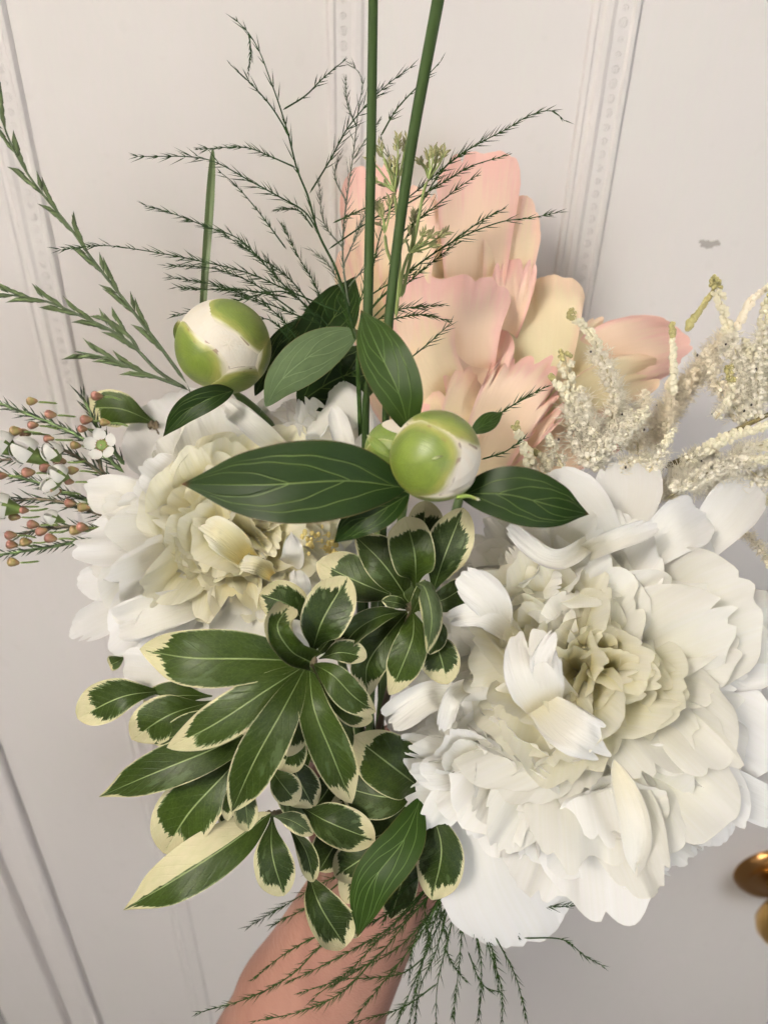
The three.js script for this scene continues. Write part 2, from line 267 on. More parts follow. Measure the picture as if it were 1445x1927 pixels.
moulding(xC, yRail, 2.2, -1); moulding(xR, yRail, 2.2, 1); moulding(xL, 0.12, 2.2, 1);
part('paint_chip', (() => { const c = onDoor(1333, 457), pts = []; for (let i = 0; i < 22; i++) { const a = i / 22 * 6.283, r = 0.75 + 0.5 * hash(i, 5); pts.push(new THREE.Vector2(c.x + 0.0068 * Math.cos(a) * r, c.y + 0.0026 * Math.sin(a) * r + 0.0012 * Math.cos(a * 2))); } return new THREE.ExtrudeGeometry(new THREE.Shape(pts), { depth: 0.0004, bevelEnabled: false }).translate(0, 0, 0.0002); })(), plain(0.33, 0.31, 0.29, { roughness: 0.8 }), door);
const bronze = new THREE.MeshPhysicalMaterial({ color: new THREE.Color().setRGB(0.34, 0.185, 0.07), metalness: 1, roughness: 0.3, bumpMap: petalBump, bumpScale: 0.0004 });
const brass = new THREE.MeshPhysicalMaterial({ color: new THREE.Color().setRGB(0.62, 0.40, 0.14), metalness: 1, roughness: 0.28, bumpMap: petalBump, bumpScale: 0.0004 });
{
  const c = onDoor(1452, 1640), lathe = (pts) => new THREE.LatheGeometry(pts.map(([r, z]) => new THREE.Vector2(r, z)), 48).rotateX(Math.PI / 2).translate(c.x, c.y, 0);
  const knob = part('knob', lathe([[0.0001, 0.078], [0.016, 0.0775], [0.027, 0.074], [0.035, 0.067], [0.0385, 0.057], [0.036, 0.047], [0.027, 0.039], [0.017, 0.035], [0.012, 0.030], [0.012, 0.012], [0.017, 0.009]]), brass, door);
  part('rose', lathe([[0.012, 0.013], [0.020, 0.012], [0.026, 0.0105], [0.030, 0.0120], [0.036, 0.0095], [0.0405, 0.004], [0.0415, 0.0004]]), bronze, knob);
}
// the door post beside it: a rounded stop, then the architrave
const post = thing('door_post', 'white painted door post with a rounded stop beside the hinged edge of the door', 'door post', V3(xE, 0, 0));
const round = (x0, x1, z0, z1, y1) => { const r = 0.004, s = new THREE.Shape(); s.moveTo(x0, z0); s.lineTo(x1, z0); s.lineTo(x1, z1 - r); s.quadraticCurveTo(x1, z1, x1 - r, z1); s.lineTo(x0 + r, z1); s.quadraticCurveTo(x0, z1, x0, z1 - r); s.closePath(); const g = new THREE.ExtrudeGeometry(s, { depth: y1, bevelEnabled: false, curveSegments: 8 }); g.rotateX(-Math.PI / 2); g.translate(0, 0, 0); const p = g.attributes.position; for (let i = 0; i < p.count; i++) p.setZ(i, -p.getZ(i)); const a = g.attributes; for (const n of ['position', 'uv']) { const A = a[n], k = A.itemSize; for (let i = 0; i < A.count; i += 3) for (let m = 0; m < k; m++) { const t = A.array[i * k + m]; A.array[i * k + m] = A.array[(i + 1) * k + m]; A.array[(i + 1) * k + m] = t; } } g.computeVertexNormals(); return g; };
part('door_stop', round(xE - 0.0165, xE - 0.0015, -0.04, 0.009, 2.3), doorMat, post);
part('jamb', slab(xE - 0.050, xE - 0.0168, 0.0, 2.3, -0.06, -0.006), doorMat, post);
part('architrave', round(xE - 0.13, xE - 0.0502, -0.06, 0.006, 2.34), doorMat, post);
// ---------------------------------------------------------------- peonies
function peony({ label, c, R, axis, n, seed, mats, droop = 0, guards = [], puffs = [], pick, stamens, size = 1, ring = 1.72, core = 0.02, group }) {
  const base = at(...c), A = RIGHT.clone().multiplyScalar(axis[0]).addScaledVector(UP, axis[1]).addScaledVector(BACK, 1).normalize();
  const X = V3(0, 1, 0).cross(A).normalize(), Y = A.clone().cross(X).normalize(), r = rng(seed);
  const t = thing('peony', label, 'flower', base, group);
  const puff = (base, A, R, n, s0, mats2) => { const X = V3(0, 1, 0).cross(A).normalize(), Y = A.clone().cross(X).normalize();
  for (let i = 0; i < n; i++) {
    const f = (i + 0.5) / n, th = lerp(core, ring, Math.pow(f, 0.56)) + rr(-0.10, 0.10, r), az = i * 2.39996 + rr(-0.5, 0.5, r), jx = rr(-1, 1, r) * 0.16 * R, jy = rr(-1, 1, r) * 0.16 * R;
    const Rd = X.clone().multiplyScalar(Math.cos(az)).addScaledVector(Y, Math.sin(az)), Td = A.clone().cross(Rd);
    const down = -Rd.dot(UP), L = R * (0.80 + 0.20 * f + droop * Math.max(0, down) * f) * rr(0.78, 1.10, r) * size;
    const inner = f < 0.4, W = R * (f < 0.15 ? rr(0.15, 0.24, r) : inner ? rr(0.20, 0.34, r) : rr(0.20, 0.40, r));
    const mat = mats2 ? (r() < 0.35 ? mats2 : WHITE) : pick(f, r, Rd);
    const g = heartPetal({ base: base.clone().addScaledVector(X, jx).addScaledVector(Y, jy).addScaledVector(Rd, R * 0.05 * f).addScaledVector(A, R * 0.10 * (1 - f)), A, R: Rd, T: Td, L, W, a0: th * 0.72, a1: th * rr(1.02, 1.18, r) + (inner ? rr(-0.45, 0.55, r) : rr(-0.05, 0.15, r)), k: rr(1, 1.6, r),
      cup: inner ? rr(0.4, 1.1, r) : rr(0.1, 0.8, r), frill: rr(0.10, 0.26, r), rag: rr(0.06, 0.20, r), rk: rr(2, 5, r), roll: rr(-0.6, 0.6, r), tipBack: rr(-0.4, 1.0, r) * (inner ? 0.8 : 0.6), seed: s0 * 1000 + i });
    part('petal', g, mat, t);
  } };
  puff(base, A, R, n, seed);
  for (const [q, ax, Rp, np, m] of puffs) puff(at(...q), RIGHT.clone().multiplyScalar(ax[0]).addScaledVector(UP, ax[1]).addScaledVector(BACK, 1).normalize(), Rp, np, seed + np, m);
  for (const o of guards) { o.mid[0][2] += o.mat === GUARD ? 0.004 : 0.016; part('petal', sheet({ prof: 'petal', frill: 0.12, lip: rr(-0.35, 0.35, r), nu: 28, nv: 32, ...o, ...(o.mat === GUARD ? { lip: 0 } : { frill: Math.max(o.frill ?? 0, 0.24), rk: 3.2 }), rag: (o.rag ?? 0.12) * 1.1 }), o.mat ?? WHITE, t); }
  if (stamens) {
    const l = [], b = [];
    for (let i = 0; i < stamens.n; i++) { const q = at(stamens.c[0] + rr(-1, 1, r) * stamens.r, stamens.c[1] + rr(-1, 1, r) * stamens.r * 0.75, stamens.c[2] + rr(-0.002, 0.002, r)); const p0 = q.clone().addScaledVector(A, -0.012).addScaledVector(X, rr(-0.002, 0.002, r)); l.push([p0, q, 0.00035, 0.5]); b.push([q, rr(0.0007, 0.0012, r), 1.6]); }
    part('stamens', mergeGeometries([spikes(l), beads(b)].map((g) => { const h = g.index ? g.toNonIndexed() : g; h.deleteAttribute('uv'); return h; })), plain(0.82, 0.68, 0.28, { roughness: 0.8 }), t, { kind: 'stuff' });
  }
  // green calyx under the flower and the stalk down to the hand
  part('calyx', new THREE.SphereGeometry(R * 0.16, 20, 14).scale(1, 0.8, 1).translate(base.x - A.x * R * 0.06, base.y - A.y * R * 0.06, base.z - A.z * R * 0.06), PLEAF[1], t);
  stemTo(t, base.clone().addScaledVector(A, -R * 0.1), 0.003);
  return t;
}
const LP = [1, 0];   // shorthand for nothing but order
peony({
  label: 'huge white double peony with drooping petals under the feathery cream plumes', group: 'white double peonies', c: [1085, 1262, 0.365], R: 0.084, axis: [-0.27, 0.26], n: 158, seed: 11, puffs: [[[945, 1400, 0.350], [-0.55, -0.40], 0.052, 48, CREAM_PALE], [[1120, 1470, 0.350], [-0.05, -0.50], 0.054, 48, CREAM_PALE], [[1010, 1100, 0.352], [-0.5, 0.5], 0.042, 26, CREAM_PALE]], droop: 0.14, ring: 1.66,
  pick: (f, r) => (f < 0.05 ? YOLK : f < 0.3 ? CREAM : f < 0.65 ? (r() < 0.8 ? CREAM_PALE : WHITE) : f < 0.8 ? (r() < 0.2 ? CREAM_PALE : WHITE) : (r() < 0.6 ? GUARD : WHITE)),
  guards: [
    { mid: [[940, 1200, 0.312], [925, 1130, 0.300], [862, 1075, 0.296]], wl: 46, wr: 40, curl: 0.5, rag: 0.08, prof: 'fan' },
    { mid: [[985, 1215, 0.312], [900, 1160, 0.303], [828, 1172, 0.305]], wl: 24, wr: 34, curl: 0.5 },
    { mid: [[1030, 1345, 0.305], [1005, 1265, 0.288], [990, 1172, 0.294]], wl: 66, wr: 62, curl: 0.35, rag: 0.16, frill: 0.2, prof: 'fan' },
    { mid: [[1010, 1320, 0.300], [1080, 1380, 0.283], [1165, 1430, 0.293]], wl: 52, wr: 50, curl: 0.45, rag: 0.2, frill: 0.22, prof: 'petal' },
    { mid: [[1155, 1430, 0.292], [1195, 1545, 0.294], [1196, 1650, 0.306]], wl: 30, wr: 34, curl: 0.9, rag: 0.03, prof: 'lance' },
    { mid: [[1080, 1330, 0.304], [1010, 1240, 0.288], [1060, 1165, 0.292]], wl: 20, wr: 40, curl: 1.0, rag: 0.2 },
    { mid: [[960, 1400, 0.342], [955, 1580, 0.348], [1035, 1768, 0.374]], wl: 118, wr: 165, curl: -0.35, rag: 0.05, frill: 0.03, mat: GUARD },
    { mid: [[900, 1400, 0.345], [800, 1425, 0.346], [722, 1400, 0.350]], wl: 100, wr: 62, curl: -0.3, rag: 0.06, frill: 0.04, mat: GUARD },
    { mid: [[1100, 1500, 0.352], [1150, 1620, 0.348], [1190, 1722, 0.356]], wl: 70, wr: 80, curl: -0.3, rag: 0.08, frill: 0.05, mat: GUARD },
    { mid: [[1230, 1410, 0.322], [1330, 1460, 0.322], [1490, 1545, 0.335]], wl: 40, wr: 40, curl: 0.4, rag: 0.04, frill: 0.04, prof: 'strap', mat: GUARD },
    { mid: [[1260, 1200, 0.338], [1370, 1180, 0.340], [1452, 1150, 0.35]], wl: 70, wr: 70, curl: 0.4, rag: 0.08, mat: GUARD },
    { mid: [[1240, 1290, 0.340], [1360, 1320, 0.340], [1440, 1345, 0.352]], wl: 76, wr: 68, curl: 0.35, rag: 0.1, mat: GUARD },
    { mid: [[1225, 1420, 0.342], [1300, 1500, 0.338], [1335, 1600, 0.350]], wl: 62, wr: 64, curl: 0.3, rag: 0.12, mat: GUARD },
    { mid: [[1150, 1030, 0.335], [1080, 950, 0.333], [1010, 915, 0.346]], wl: 44, wr: 66, curl: 0.5, rag: 0.05, mat: GUARD },
    { mid: [[1150, 1030, 0.345], [1180, 940, 0.348], [1178, 852, 0.362]], wl: 66, wr: 66, curl: 0.3, rag: 0.16, mat: GUARD },
    { mid: [[1270, 1080, 0.345], [1360, 980, 0.35], [1425, 905, 0.366]], wl: 56, wr: 50, curl: 0.45, rag: 0.12, mat: GUARD },
    { mid: [[1200, 1060, 0.332], [1270, 1000, 0.332], [1330, 965, 0.346]], wl: 60, wr: 56, curl: 0.45, rag: 0.18, mat: GUARD },
    { mid: [[1120, 1010, 0.318], [1035, 1045, 0.309], [955, 985, 0.315]], wl: 32, wr: 18, curl: 1.3, rag: 0.04, prof: 'strap' },
    { mid: [[1085, 1045, 0.318], [1150, 1015, 0.308], [1238, 985, 0.318]], wl: 22, wr: 30, curl: 1.2, rag: 0.12, prof: 'strap' },
    { mid: [[880, 1305, 0.322], [800, 1310, 0.312], [722, 1362, 0.318]], wl: 44, wr: 34, curl: 0.8, rag: 0.16, prof: 'fan' },
    { mid: [[880, 1290, 0.316], [850, 1320, 0.305], [832, 1385, 0.312]], wl: 20, wr: 22, curl: 1.0, rag: 0.1, prof: 'strap' },
  ],
});
peony({
  label: 'yellow-hearted white double peony beside the waxflower and below the opening bud', group: 'white double peonies', c: [445, 1010, 0.385], R: 0.066, axis: [0.24, 0.06], n: 150, seed: 23, puffs: [[[615, 850, 0.385], [0.1, 0.75], 0.036, 40, GUARD], [[460, 850, 0.392], [-0.1, 0.7], 0.036, 26, CREAM_PALE]], droop: 0.02, ring: 1.6,
  pick: (f, r) => (f < 0.55 ? (r() < 0.75 ? YOLK : CREAM) : f < 0.85 ? (r() < 0.45 ? CREAM_PALE : WHITE) : (r() < 0.5 ? GUARD : WHITE)),
  stamens: { c: [605, 1015, 0.336], r: 40, n: 34 },
  guards: [
    { mid: [[420, 930, 0.392], [330, 840, 0.394], [262, 768, 0.402]], wl: 92, wr: 118, curl: 0.35, rag: 0.04, frill: 0.03, mat: GUARD },
    { mid: [[620, 900, 0.375], [650, 800, 0.362], [600, 712, 0.370]], wl: 92, wr: 66, curl: 0.7, rag: 0.05, frill: 0.06 },
    { mid: [[545, 860, 0.358], [470, 795, 0.346], [411, 746, 0.356]], wl: 26, wr: 24, curl: 0.8, rag: 0.1, prof: 'strap' },
    { mid: [[650, 905, 0.366], [672, 850, 0.352], [694, 812, 0.358]], wl: 18, wr: 16, curl: 0.9, rag: 0.05, prof: 'strap' },
    { mid: [[640, 890, 0.362], [640, 830, 0.350], [622, 760, 0.352]], wl: 18, wr: 34, curl: 1.2, rag: 0.08, prof: 'strap' },
    { mid: [[350, 975, 0.362], [250, 935, 0.356], [155, 925, 0.368]], wl: 46, wr: 40, curl: 0.6, rag: 0.06, mat: WHITE },
    { mid: [[340, 1000, 0.372], [260, 990, 0.368], [188, 985, 0.374]], wl: 44, wr: 30, curl: 0.5, rag: 0.05, mat: GUARD },
    { mid: [[390, 1085, 0.355], [270, 1070, 0.352], [165, 1055, 0.368]], wl: 38, wr: 32, curl: 0.8, rag: 0.1 },
    { mid: [[340, 1140, 0.372], [220, 1150, 0.378], [128, 1195, 0.392]], wl: 40, wr: 36, curl: 0.6, rag: 0.12, mat: GUARD },
    { mid: [[330, 1090, 0.374], [230, 1090, 0.376], [140, 1100, 0.388]], wl: 44, wr: 40, curl: 0.5, rag: 0.15, mat: GUARD },
    { mid: [[430, 1215, 0.350], [330, 1255, 0.345], [232, 1250, 0.352]], wl: 66, wr: 56, curl: -0.4, rag: 0.05, frill: 0.05, mat: WHITE },
    { mid: [[420, 1120, 0.342], [300, 1150, 0.338], [200, 1180, 0.356]], wl: 48, wr: 44, curl: 0.7, rag: 0.14 },
    { mid: [[480, 1120, 0.335], [470, 1160, 0.330], [430, 1220, 0.342]], wl: 55, wr: 60, curl: 0.5, rag: 0.1 },
    { mid: [[560, 1130, 0.336], [570, 1160, 0.330], [560, 1210, 0.338]], wl: 55, wr: 60, curl: 0.5, rag: 0.1 },
    { mid: [[470, 1060, 0.330], [410, 1010, 0.322], [370, 985, 0.330]], wl: 30, wr: 46, curl: 0.9, rag: 0.14, mat: YOLK },
    { mid: [[545, 1062, 0.320], [552, 1038, 0.314], [548, 1002, 0.318]], wl: 27, wr: 25, curl: 0.8, rag: 0.03, prof: 'ellip', mat: WHITE },
    { mid: [[560, 1130, 0.325], [560, 1095, 0.318], [555, 1065, 0.322]], wl: 22, wr: 30, curl: 0.9, rag: 0.12, mat: WHITE },
    { mid: [[510, 1085, 0.324], [480, 1065, 0.318], [450, 1062, 0.324]], wl: 18, wr: 24, curl: 0.9, rag: 0.15, mat: YOLK },
  ],
});
// the peach peony: few broad papery petals, most of them traced one by one
{
  const c = [905, 760, 0.425], base = at(...c), t = thing('peony', 'peach pink peony with broad ragged papery petals behind the two tall green stems', 'flower', base);
  const P = (mid, wl, wr, mat = PEACH, o = {}) => part('petal', sheet({ prof: 'fan', rk: 6, frill: 0.16, lip: rr(-0.3, 0.25), wave: 0.10, wf: 1.5, nu: 28, nv: 34, mid, wl: wl * 1.28, wr: wr * 1.28, curl: 0.5, ...o, rag: (o.rag ?? 0.10) * 1.2 }), mat, t);
  P([[890, 720, 0.420], [893, 480, 0.402], [900, 268, 0.414]], 66, 70, PEACH, { rag: 0.09, rk: 3 });
  P([[860, 700, 0.421], [850, 520, 0.408], [862, 330, 0.418]], 50, 56, PEACH_PALE, { rag: 0.09, rk: 3 });
  P([[760, 720, 0.420], [705, 500, 0.407], [692, 298, 0.418]], 50, 56, PEACH, { rag: 0.09, rk: 3 });
  P([[790, 720, 0.416], [765, 540, 0.398], [776, 352, 0.408]], 54, 50, PEACH_PALE, { rag: 0.09, rk: 3 });
  P([[770, 740, 0.418], [692, 620, 0.404], [670, 455, 0.410]], 40, 62, PEACH_PALE, { rag: 0.08 });
  P([[930, 720, 0.418], [962, 520, 0.400], [982, 365, 0.410]], 56, 40, PEACH_PALE, { rag: 0.09, rk: 3 });
  P([[925, 700, 0.416], [958, 570, 0.396], [972, 470, 0.401]], 40, 38, PEACH, { rag: 0.14, rk: 3.5 });
  P([[870, 800, 0.410], [838, 650, 0.386], [842, 492, 0.394]], 98, 104, PEACH, { rag: 0.09, rk: 3, curl: 0.3 });
  P([[880, 790, 0.404], [800, 690, 0.384], [770, 580, 0.392]], 54, 66, PEACH_PALE, { rag: 0.09, rk: 3, curl: 0.4 });
  P([[990, 800, 0.416], [1012, 650, 0.400], [1004, 495, 0.412]], 70, 78, PEACH_YELLOW, { rag: 0.08 });
  P([[960, 800, 0.418], [1130, 690, 0.408], [1318, 640, 0.420]], 62, 54, PEACH, { rag: 0.09, rk: 3, curl: 0.4, prof: 'petal' });
  P([[1010, 810, 0.412], [1130, 725, 0.402], [1262, 690, 0.408]], 40, 46, PEACH_YELLOW, { rag: 0.14, rk: 3.5, curl: 0.8, prof: 'petal' });
  P([[1000, 780, 0.416], [1090, 690, 0.405], [1180, 618, 0.414]], 50, 46, PEACH_YELLOW, { rag: 0.09, rk: 3 });
  P([[895, 900, 0.392], [950, 780, 0.376], [1040, 655, 0.386]], 70, 74, PEACH, { rag: 0.30, rk: 8, curl: 0.5 });
  P([[900, 900, 0.396], [985, 800, 0.382], [1062, 690, 0.392]], 44, 50, PEACH, { rag: 0.3, rk: 8, curl: 0.5 });
  P([[860, 890, 0.390], [870, 800, 0.380], [925, 690, 0.386]], 52, 46, PEACH_PALE, { rag: 0.09, rk: 3, curl: 0.6 });
  P([[850, 860, 0.400], [800, 800, 0.388], [770, 730, 0.394]], 42, 50, PEACH_PALE, { rag: 0.09, rk: 3 });
  P([[960, 900, 0.410], [1080, 830, 0.406], [1175, 755, 0.414]], 66, 60, PEACH, { rag: 0.09, rk: 3 });
  P([[800, 860, 0.408], [735, 740, 0.398], [705, 600, 0.404]], 50, 60, PEACH, { rag: 0.09, rk: 3 });
  P([[930, 860, 0.405], [895, 720, 0.388], [915, 590, 0.394]], 62, 58, PEACH, { rag: 0.09, rk: 3 });
  P([[820, 880, 0.395], [830, 830, 0.388], [845, 760, 0.39]], 50, 60, PEACH, { rag: 0.09, rk: 3 });
  part('calyx', new THREE.SphereGeometry(0.011, 20, 14).translate(...at(905, 800, 0.437).toArray()), PLEAF[1], t);
  stemTo(t, at(900, 810, 0.440), 0.003);
}

// ---------------------------------------------------------------- buds
const budWhite = new THREE.MeshPhysicalMaterial({ map: tex(256, 256, (u, v) => { const k = fbm(u * 10, v * 4, 3), st = n1(u * 60 + Math.sin(v * 5), 6); return mix3([0.84, 0.76, 0.62], [0.86, 0.82, 0.72], 0.6 * k + 0.4 * st); }), bumpMap: petalBump, bumpScale: 0.0006, roughness: 0.6, side: THREE.DoubleSide });
const sepalMap = (seed, g0, g1, rim) => tex(256, 256, (u, v) => { const k = fbm(v * 9, u * 5, seed), fine = fbm(v * 60, u * 30, seed + 3); let c = mix3(g0, g1, 0.75 * k + 0.25 * fine); c = mix3(c, rim, 0.9 * sst(0.58, 0.90, u + 0.30 * (k - 0.5))); c = mix3(c, [0.84, 0.78, 0.64], sst(0.80, 0.99, u + 0.16 * (k - 0.5))); return mix3(c, [0.16, 0.07, 0.04], 0.7 * sst(0.80, 0.88, n2(v * 22, u * 12, seed + 9)) * sst(0.55, 0.9, u)); });
const SEPAL = new THREE.MeshPhysicalMaterial({ map: sepalMap(1, [0.075, 0.115, 0.014], [0.15, 0.20, 0.028], [0.30, 0.30, 0.075]), bumpMap: leafBump, bumpScale: 0.0002, roughness: 0.42, side: THREE.DoubleSide });
const SEPAL_PLAIN = new THREE.MeshPhysicalMaterial({ map: sepalMap(2, [0.075, 0.12, 0.016], [0.14, 0.20, 0.03], [0.20, 0.23, 0.05]), bumpMap: leafBump, bumpScale: 0.0002, roughness: 0.45, side: THREE.DoubleSide });
const camDir = (x, y, z) => RIGHT.clone().multiplyScalar(x).addScaledVector(UP, y).addScaledVector(BACK, z).normalize();
// a cap of the bud's ball: dir its middle, a(psi) its angular radius
function cap(ctr, r, dir, a, off, up = UP, squash = 1) {
  const D = dir.clone(), X = up.clone().cross(D).normalize(), Y = D.clone().cross(X).normalize();
  return grid(18, 48, (u, v) => { const psi = v * Math.PI * 2, th = u * a(psi), k = r * (1 + off * (1 - 0.85 * u ** 8) + 0.010 * (n2(th * 2.2 * Math.cos(psi) + 9, th * 2.2 * Math.sin(psi) + 9, Math.round(dir.x * 99)) - 0.5) + 0.006 * Math.sin(psi * 2 + 1) * u); return ctr.clone().addScaledVector(D, Math.cos(th) * k).addScaledVector(X, Math.sin(th) * Math.cos(psi) * k).addScaledVector(Y, Math.sin(th) * Math.sin(psi) * k); });
}
const wob = (a0, k, seed) => (psi) => a0 * (1 + k * (n1((Math.cos(psi) + 1) * 2.2, seed) + n1((Math.sin(psi) + 1) * 2.2, seed + 1) - 1));
function ball(ctr, r, axis, sy = 1) { const g = new THREE.SphereGeometry(r, 40, 28).scale(1, sy, 1); g.applyQuaternion(new THREE.Quaternion().setFromUnitVectors(V3(0, 1, 0), axis)); return g.translate(ctr.x, ctr.y, ctr.z); }
function peonyLeaf(t, mid, wl, wr, o = {}) { return part('leaf', sheet({ prof: 'lance', mid, wl, wr, nu: 30, nv: 18, wave: 0.04, fold: 0.06, ...o }), o.mat ?? PLEAF[0], t); }
{
  const c = at(820, 858, 0.270), r = 84 / F * 0.270;
  const t = thing('peony_bud', 'round lime green peony bud with dark leaves spread around it and a white stripe showing', 'flower bud', c);
  part('petal_ball', ball(c, r, camDir(0.2, 0.3, 1), 1.0), budWhite, t);
  part('sepal', cap(c, r, camDir(0.34, 0.90, 0.16), wob(1.10, 0.10, 3), 0.020), SEPAL, t);
  part('sepal', cap(c, r, camDir(-0.58, -0.22, 0.78), (psi) => 1.08 * (1 + 0.07 * Math.sin(2 * psi + 0.6) + 0.04 * Math.sin(5 * psi)), 0.04), SEPAL, t);
  part('sepal', cap(c, r, camDir(0.05, -0.85, -0.5), wob(1.05, 0.1, 8), 0.035), SEPAL_PLAIN, t);
  part('sepal_tip', tube([at(858, 936, 0.262), at(880, 934, 0.259), at(903, 941, 0.258)], 0.0010, 0.0004, 14, 7), SEPAL_PLAIN, t);
  part('sepal_keel', spikes([[at(812, 864, 0.2535), at(835, 857, 0.2532), 0.0006]], 6), SEPAL_PLAIN, t);
  peonyLeaf(t, [[765, 918, 0.278], [660, 905, 0.268], [500, 912, 0.266], [342, 911, 0.276]], 76, 78, { fold: 0.10 });
  peonyLeaf(t, [[770, 815, 0.284], [752, 745, 0.278], [715, 665, 0.280], [679, 583, 0.292]], 44, 52, { mat: PLEAF[1], fold: 0.12 });
  peonyLeaf(t, [[770, 930, 0.280], [715, 962, 0.274], [672, 985, 0.275], [628, 1022, 0.282]], 32, 36, { fold: 0.16 });
  peonyLeaf(t, [[862, 930, 0.278], [950, 930, 0.270], [1040, 952, 0.272], [1108, 968, 0.282]], 56, 52, { fold: -0.08 });
  peonyLeaf(t, [[885, 815, 0.290], [910, 800, 0.290], [946, 777, 0.296]], 18, 16, { mat: PLEAF[1] });
  stemTo(t, c.clone().addScaledVector(BACK, -r * 0.9), 0.0022, STEM, 'stem', camDir(0.15, 0.1, 1));
}
{
  const c = at(742, 846, 0.291), r = 52 / F * 0.291, t = thing('peony_bud', 'small yellow-green bud peeping out behind the round lime green bud', 'flower bud', c);
  part('petal_ball', ball(c, r, camDir(0.2, 0.8, 0.4), 1.12), budWhite, t);
  part('sepal', cap(c, r * 1.02, camDir(-0.5, 0.4, 0.7), wob(1.35, 0.08, 21), 0.05), SEPAL_PLAIN, t);
  part('sepal', cap(c, r * 1.02, camDir(-0.3, -0.6, 0.6), wob(1.15, 0.08, 25), 0.08), SEPAL_PLAIN, t);
  part('sepal', cap(c, r * 1.02, camDir(0.5, 0.2, -0.5), wob(1.5, 0.08, 27), 0.06), SEPAL_PLAIN, t);
  part('leaf', sheet({ prof: 'lance', mid: [[738, 862, 0.279], [715, 842, 0.279], [690, 818, 0.284]], wl: 10, wr: 10, curl: 0.6 }), SEPAL_PLAIN, t);
  stemTo(t, c.clone().addScaledVector(BACK, -r), 0.0022, STEM, 'stem', camDir(0.1, 0.1, 1));
}
{
  const c = at(421, 652, 0.345), r = 85 / F * 0.345, t = thing('peony_bud', 'opening peony bud with creamy petals between green sepals beside the tall grasses', 'flower bud', c);
  part('petal_ball', ball(c, r * 0.95, camDir(-0.1, 0.75, 0.6), 0.96), budWhite, t);
  part('petal', cap(c, r, camDir(0.30, -0.15, 0.95), (psi) => 0.95 * (1 + 0.05 * Math.sin(3 * psi)), 0.012), budWhite, t);
  part('petal', cap(c, r, camDir(-0.42, 0.62, 0.62), (psi) => 0.80 * (1 + 0.05 * Math.sin(2 * psi)), 0.03), budWhite, t);
  part('sepal', cap(c, r, camDir(0.62, 0.52, 0.60), (psi) => 0.80 * (1 + 0.24 * Math.cos(2 * (psi + 0.7))), 0.045), SEPAL, t);
  part('sepal', cap(c, r, camDir(-0.68, -0.38, 0.64), (psi) => 0.86 * (1 + 0.26 * Math.cos(2 * (psi + 0.85))), 0.05), SEPAL, t);
  part('sepal', cap(c, r, camDir(0.32, -0.95, 0.10), (psi) => 0.72, 0.05), SEPAL, t);
  part('sepal', cap(c, r, camDir(0.95, -0.25, -0.10), (psi) => 0.60, 0.05), SEPAL, t);
  part('sepal_tip', sheet({ prof: 'lance', mid: [[343, 655, 0.340], [335, 630, 0.338], [337, 600, 0.342]], wl: 9, wr: 12, curl: 0.9 }), SEPAL, t);
  peonyLeaf(t, [[440, 735, 0.338], [400, 748, 0.330], [350, 775, 0.330], [307, 822, 0.336]], 22, 26, { fold: 0.25 });
  peonyLeaf(t, [[500, 765, 0.350], [530, 715, 0.342], [590, 665, 0.342], [676, 622, 0.346]], 40, 44, { mat: PLEAF_BACK, fold: -0.06, prof: 'ellip' });
  peonyLeaf(t, [[545, 660, 0.378], [610, 620, 0.374], [650, 560, 0.378], [668, 520, 0.384]], 50, 44, { mat: PLEAF[0] });
  peonyLeaf(t, [[480, 745, 0.360], [500, 700, 0.365], [530, 640, 0.370], [585, 590, 0.378]], 20, 22, { mat: PLEAF[0] });
  peonyLeaf(t, [[560, 760, 0.37], [620, 720, 0.365], [680, 690, 0.366], [720, 640, 0.37]], 60, 60, { mat: PLEAF[0] });
  stemTo(t, c.clone().addScaledVector(UP, -r * 0.8).addScaledVector(BACK, -r * 0.4), 0.0026, STEM, 'stem', camDir(-0.5, 0.6, 1));
}
// ---------------------------------------------------------------- variegated foliage sprigs
function sprig(label, hub, leaves) {
  const t = thing('foliage_sprig', label, 'foliage', at(...hub), 'variegated foliage sprigs');
  leaves.forEach(([mid, wl, wr, mat, o = {}], i) => { const m = mat === 1 && i % 2 ? 6 : mat === 2 && i % 2 ? 7 : mat; part('leaf', sheet({ mid, wl: wl * 0.86, wr: wr * 0.86, nu: 32, nv: 20, fold: 0.05, twist: rr(-0.6, 0.6), curl: rr(-0.45, 0.6), ...o, wave: Math.max(o.wave ?? 0, rr(0.06, 0.14)), wf: o.wf ?? rr(1.6, 2.8) }), typeof m === 'number' ? VAR[m] : m, t); });
  const h = at(...hub);
  part('bud_tip', mergeGeometries([0, 1, 2, 3].map((i) => BEAD.clone().scale(0.0012, 0.0022, 0.0012).translate(h.x + (i - 1.5) * 0.0012, h.y + 0.001 * (i % 2), h.z + 0.001))), STEM_BROWN, t);
  stemTo(t, h, 0.0018, STEM_BROWN);
  return t;
}
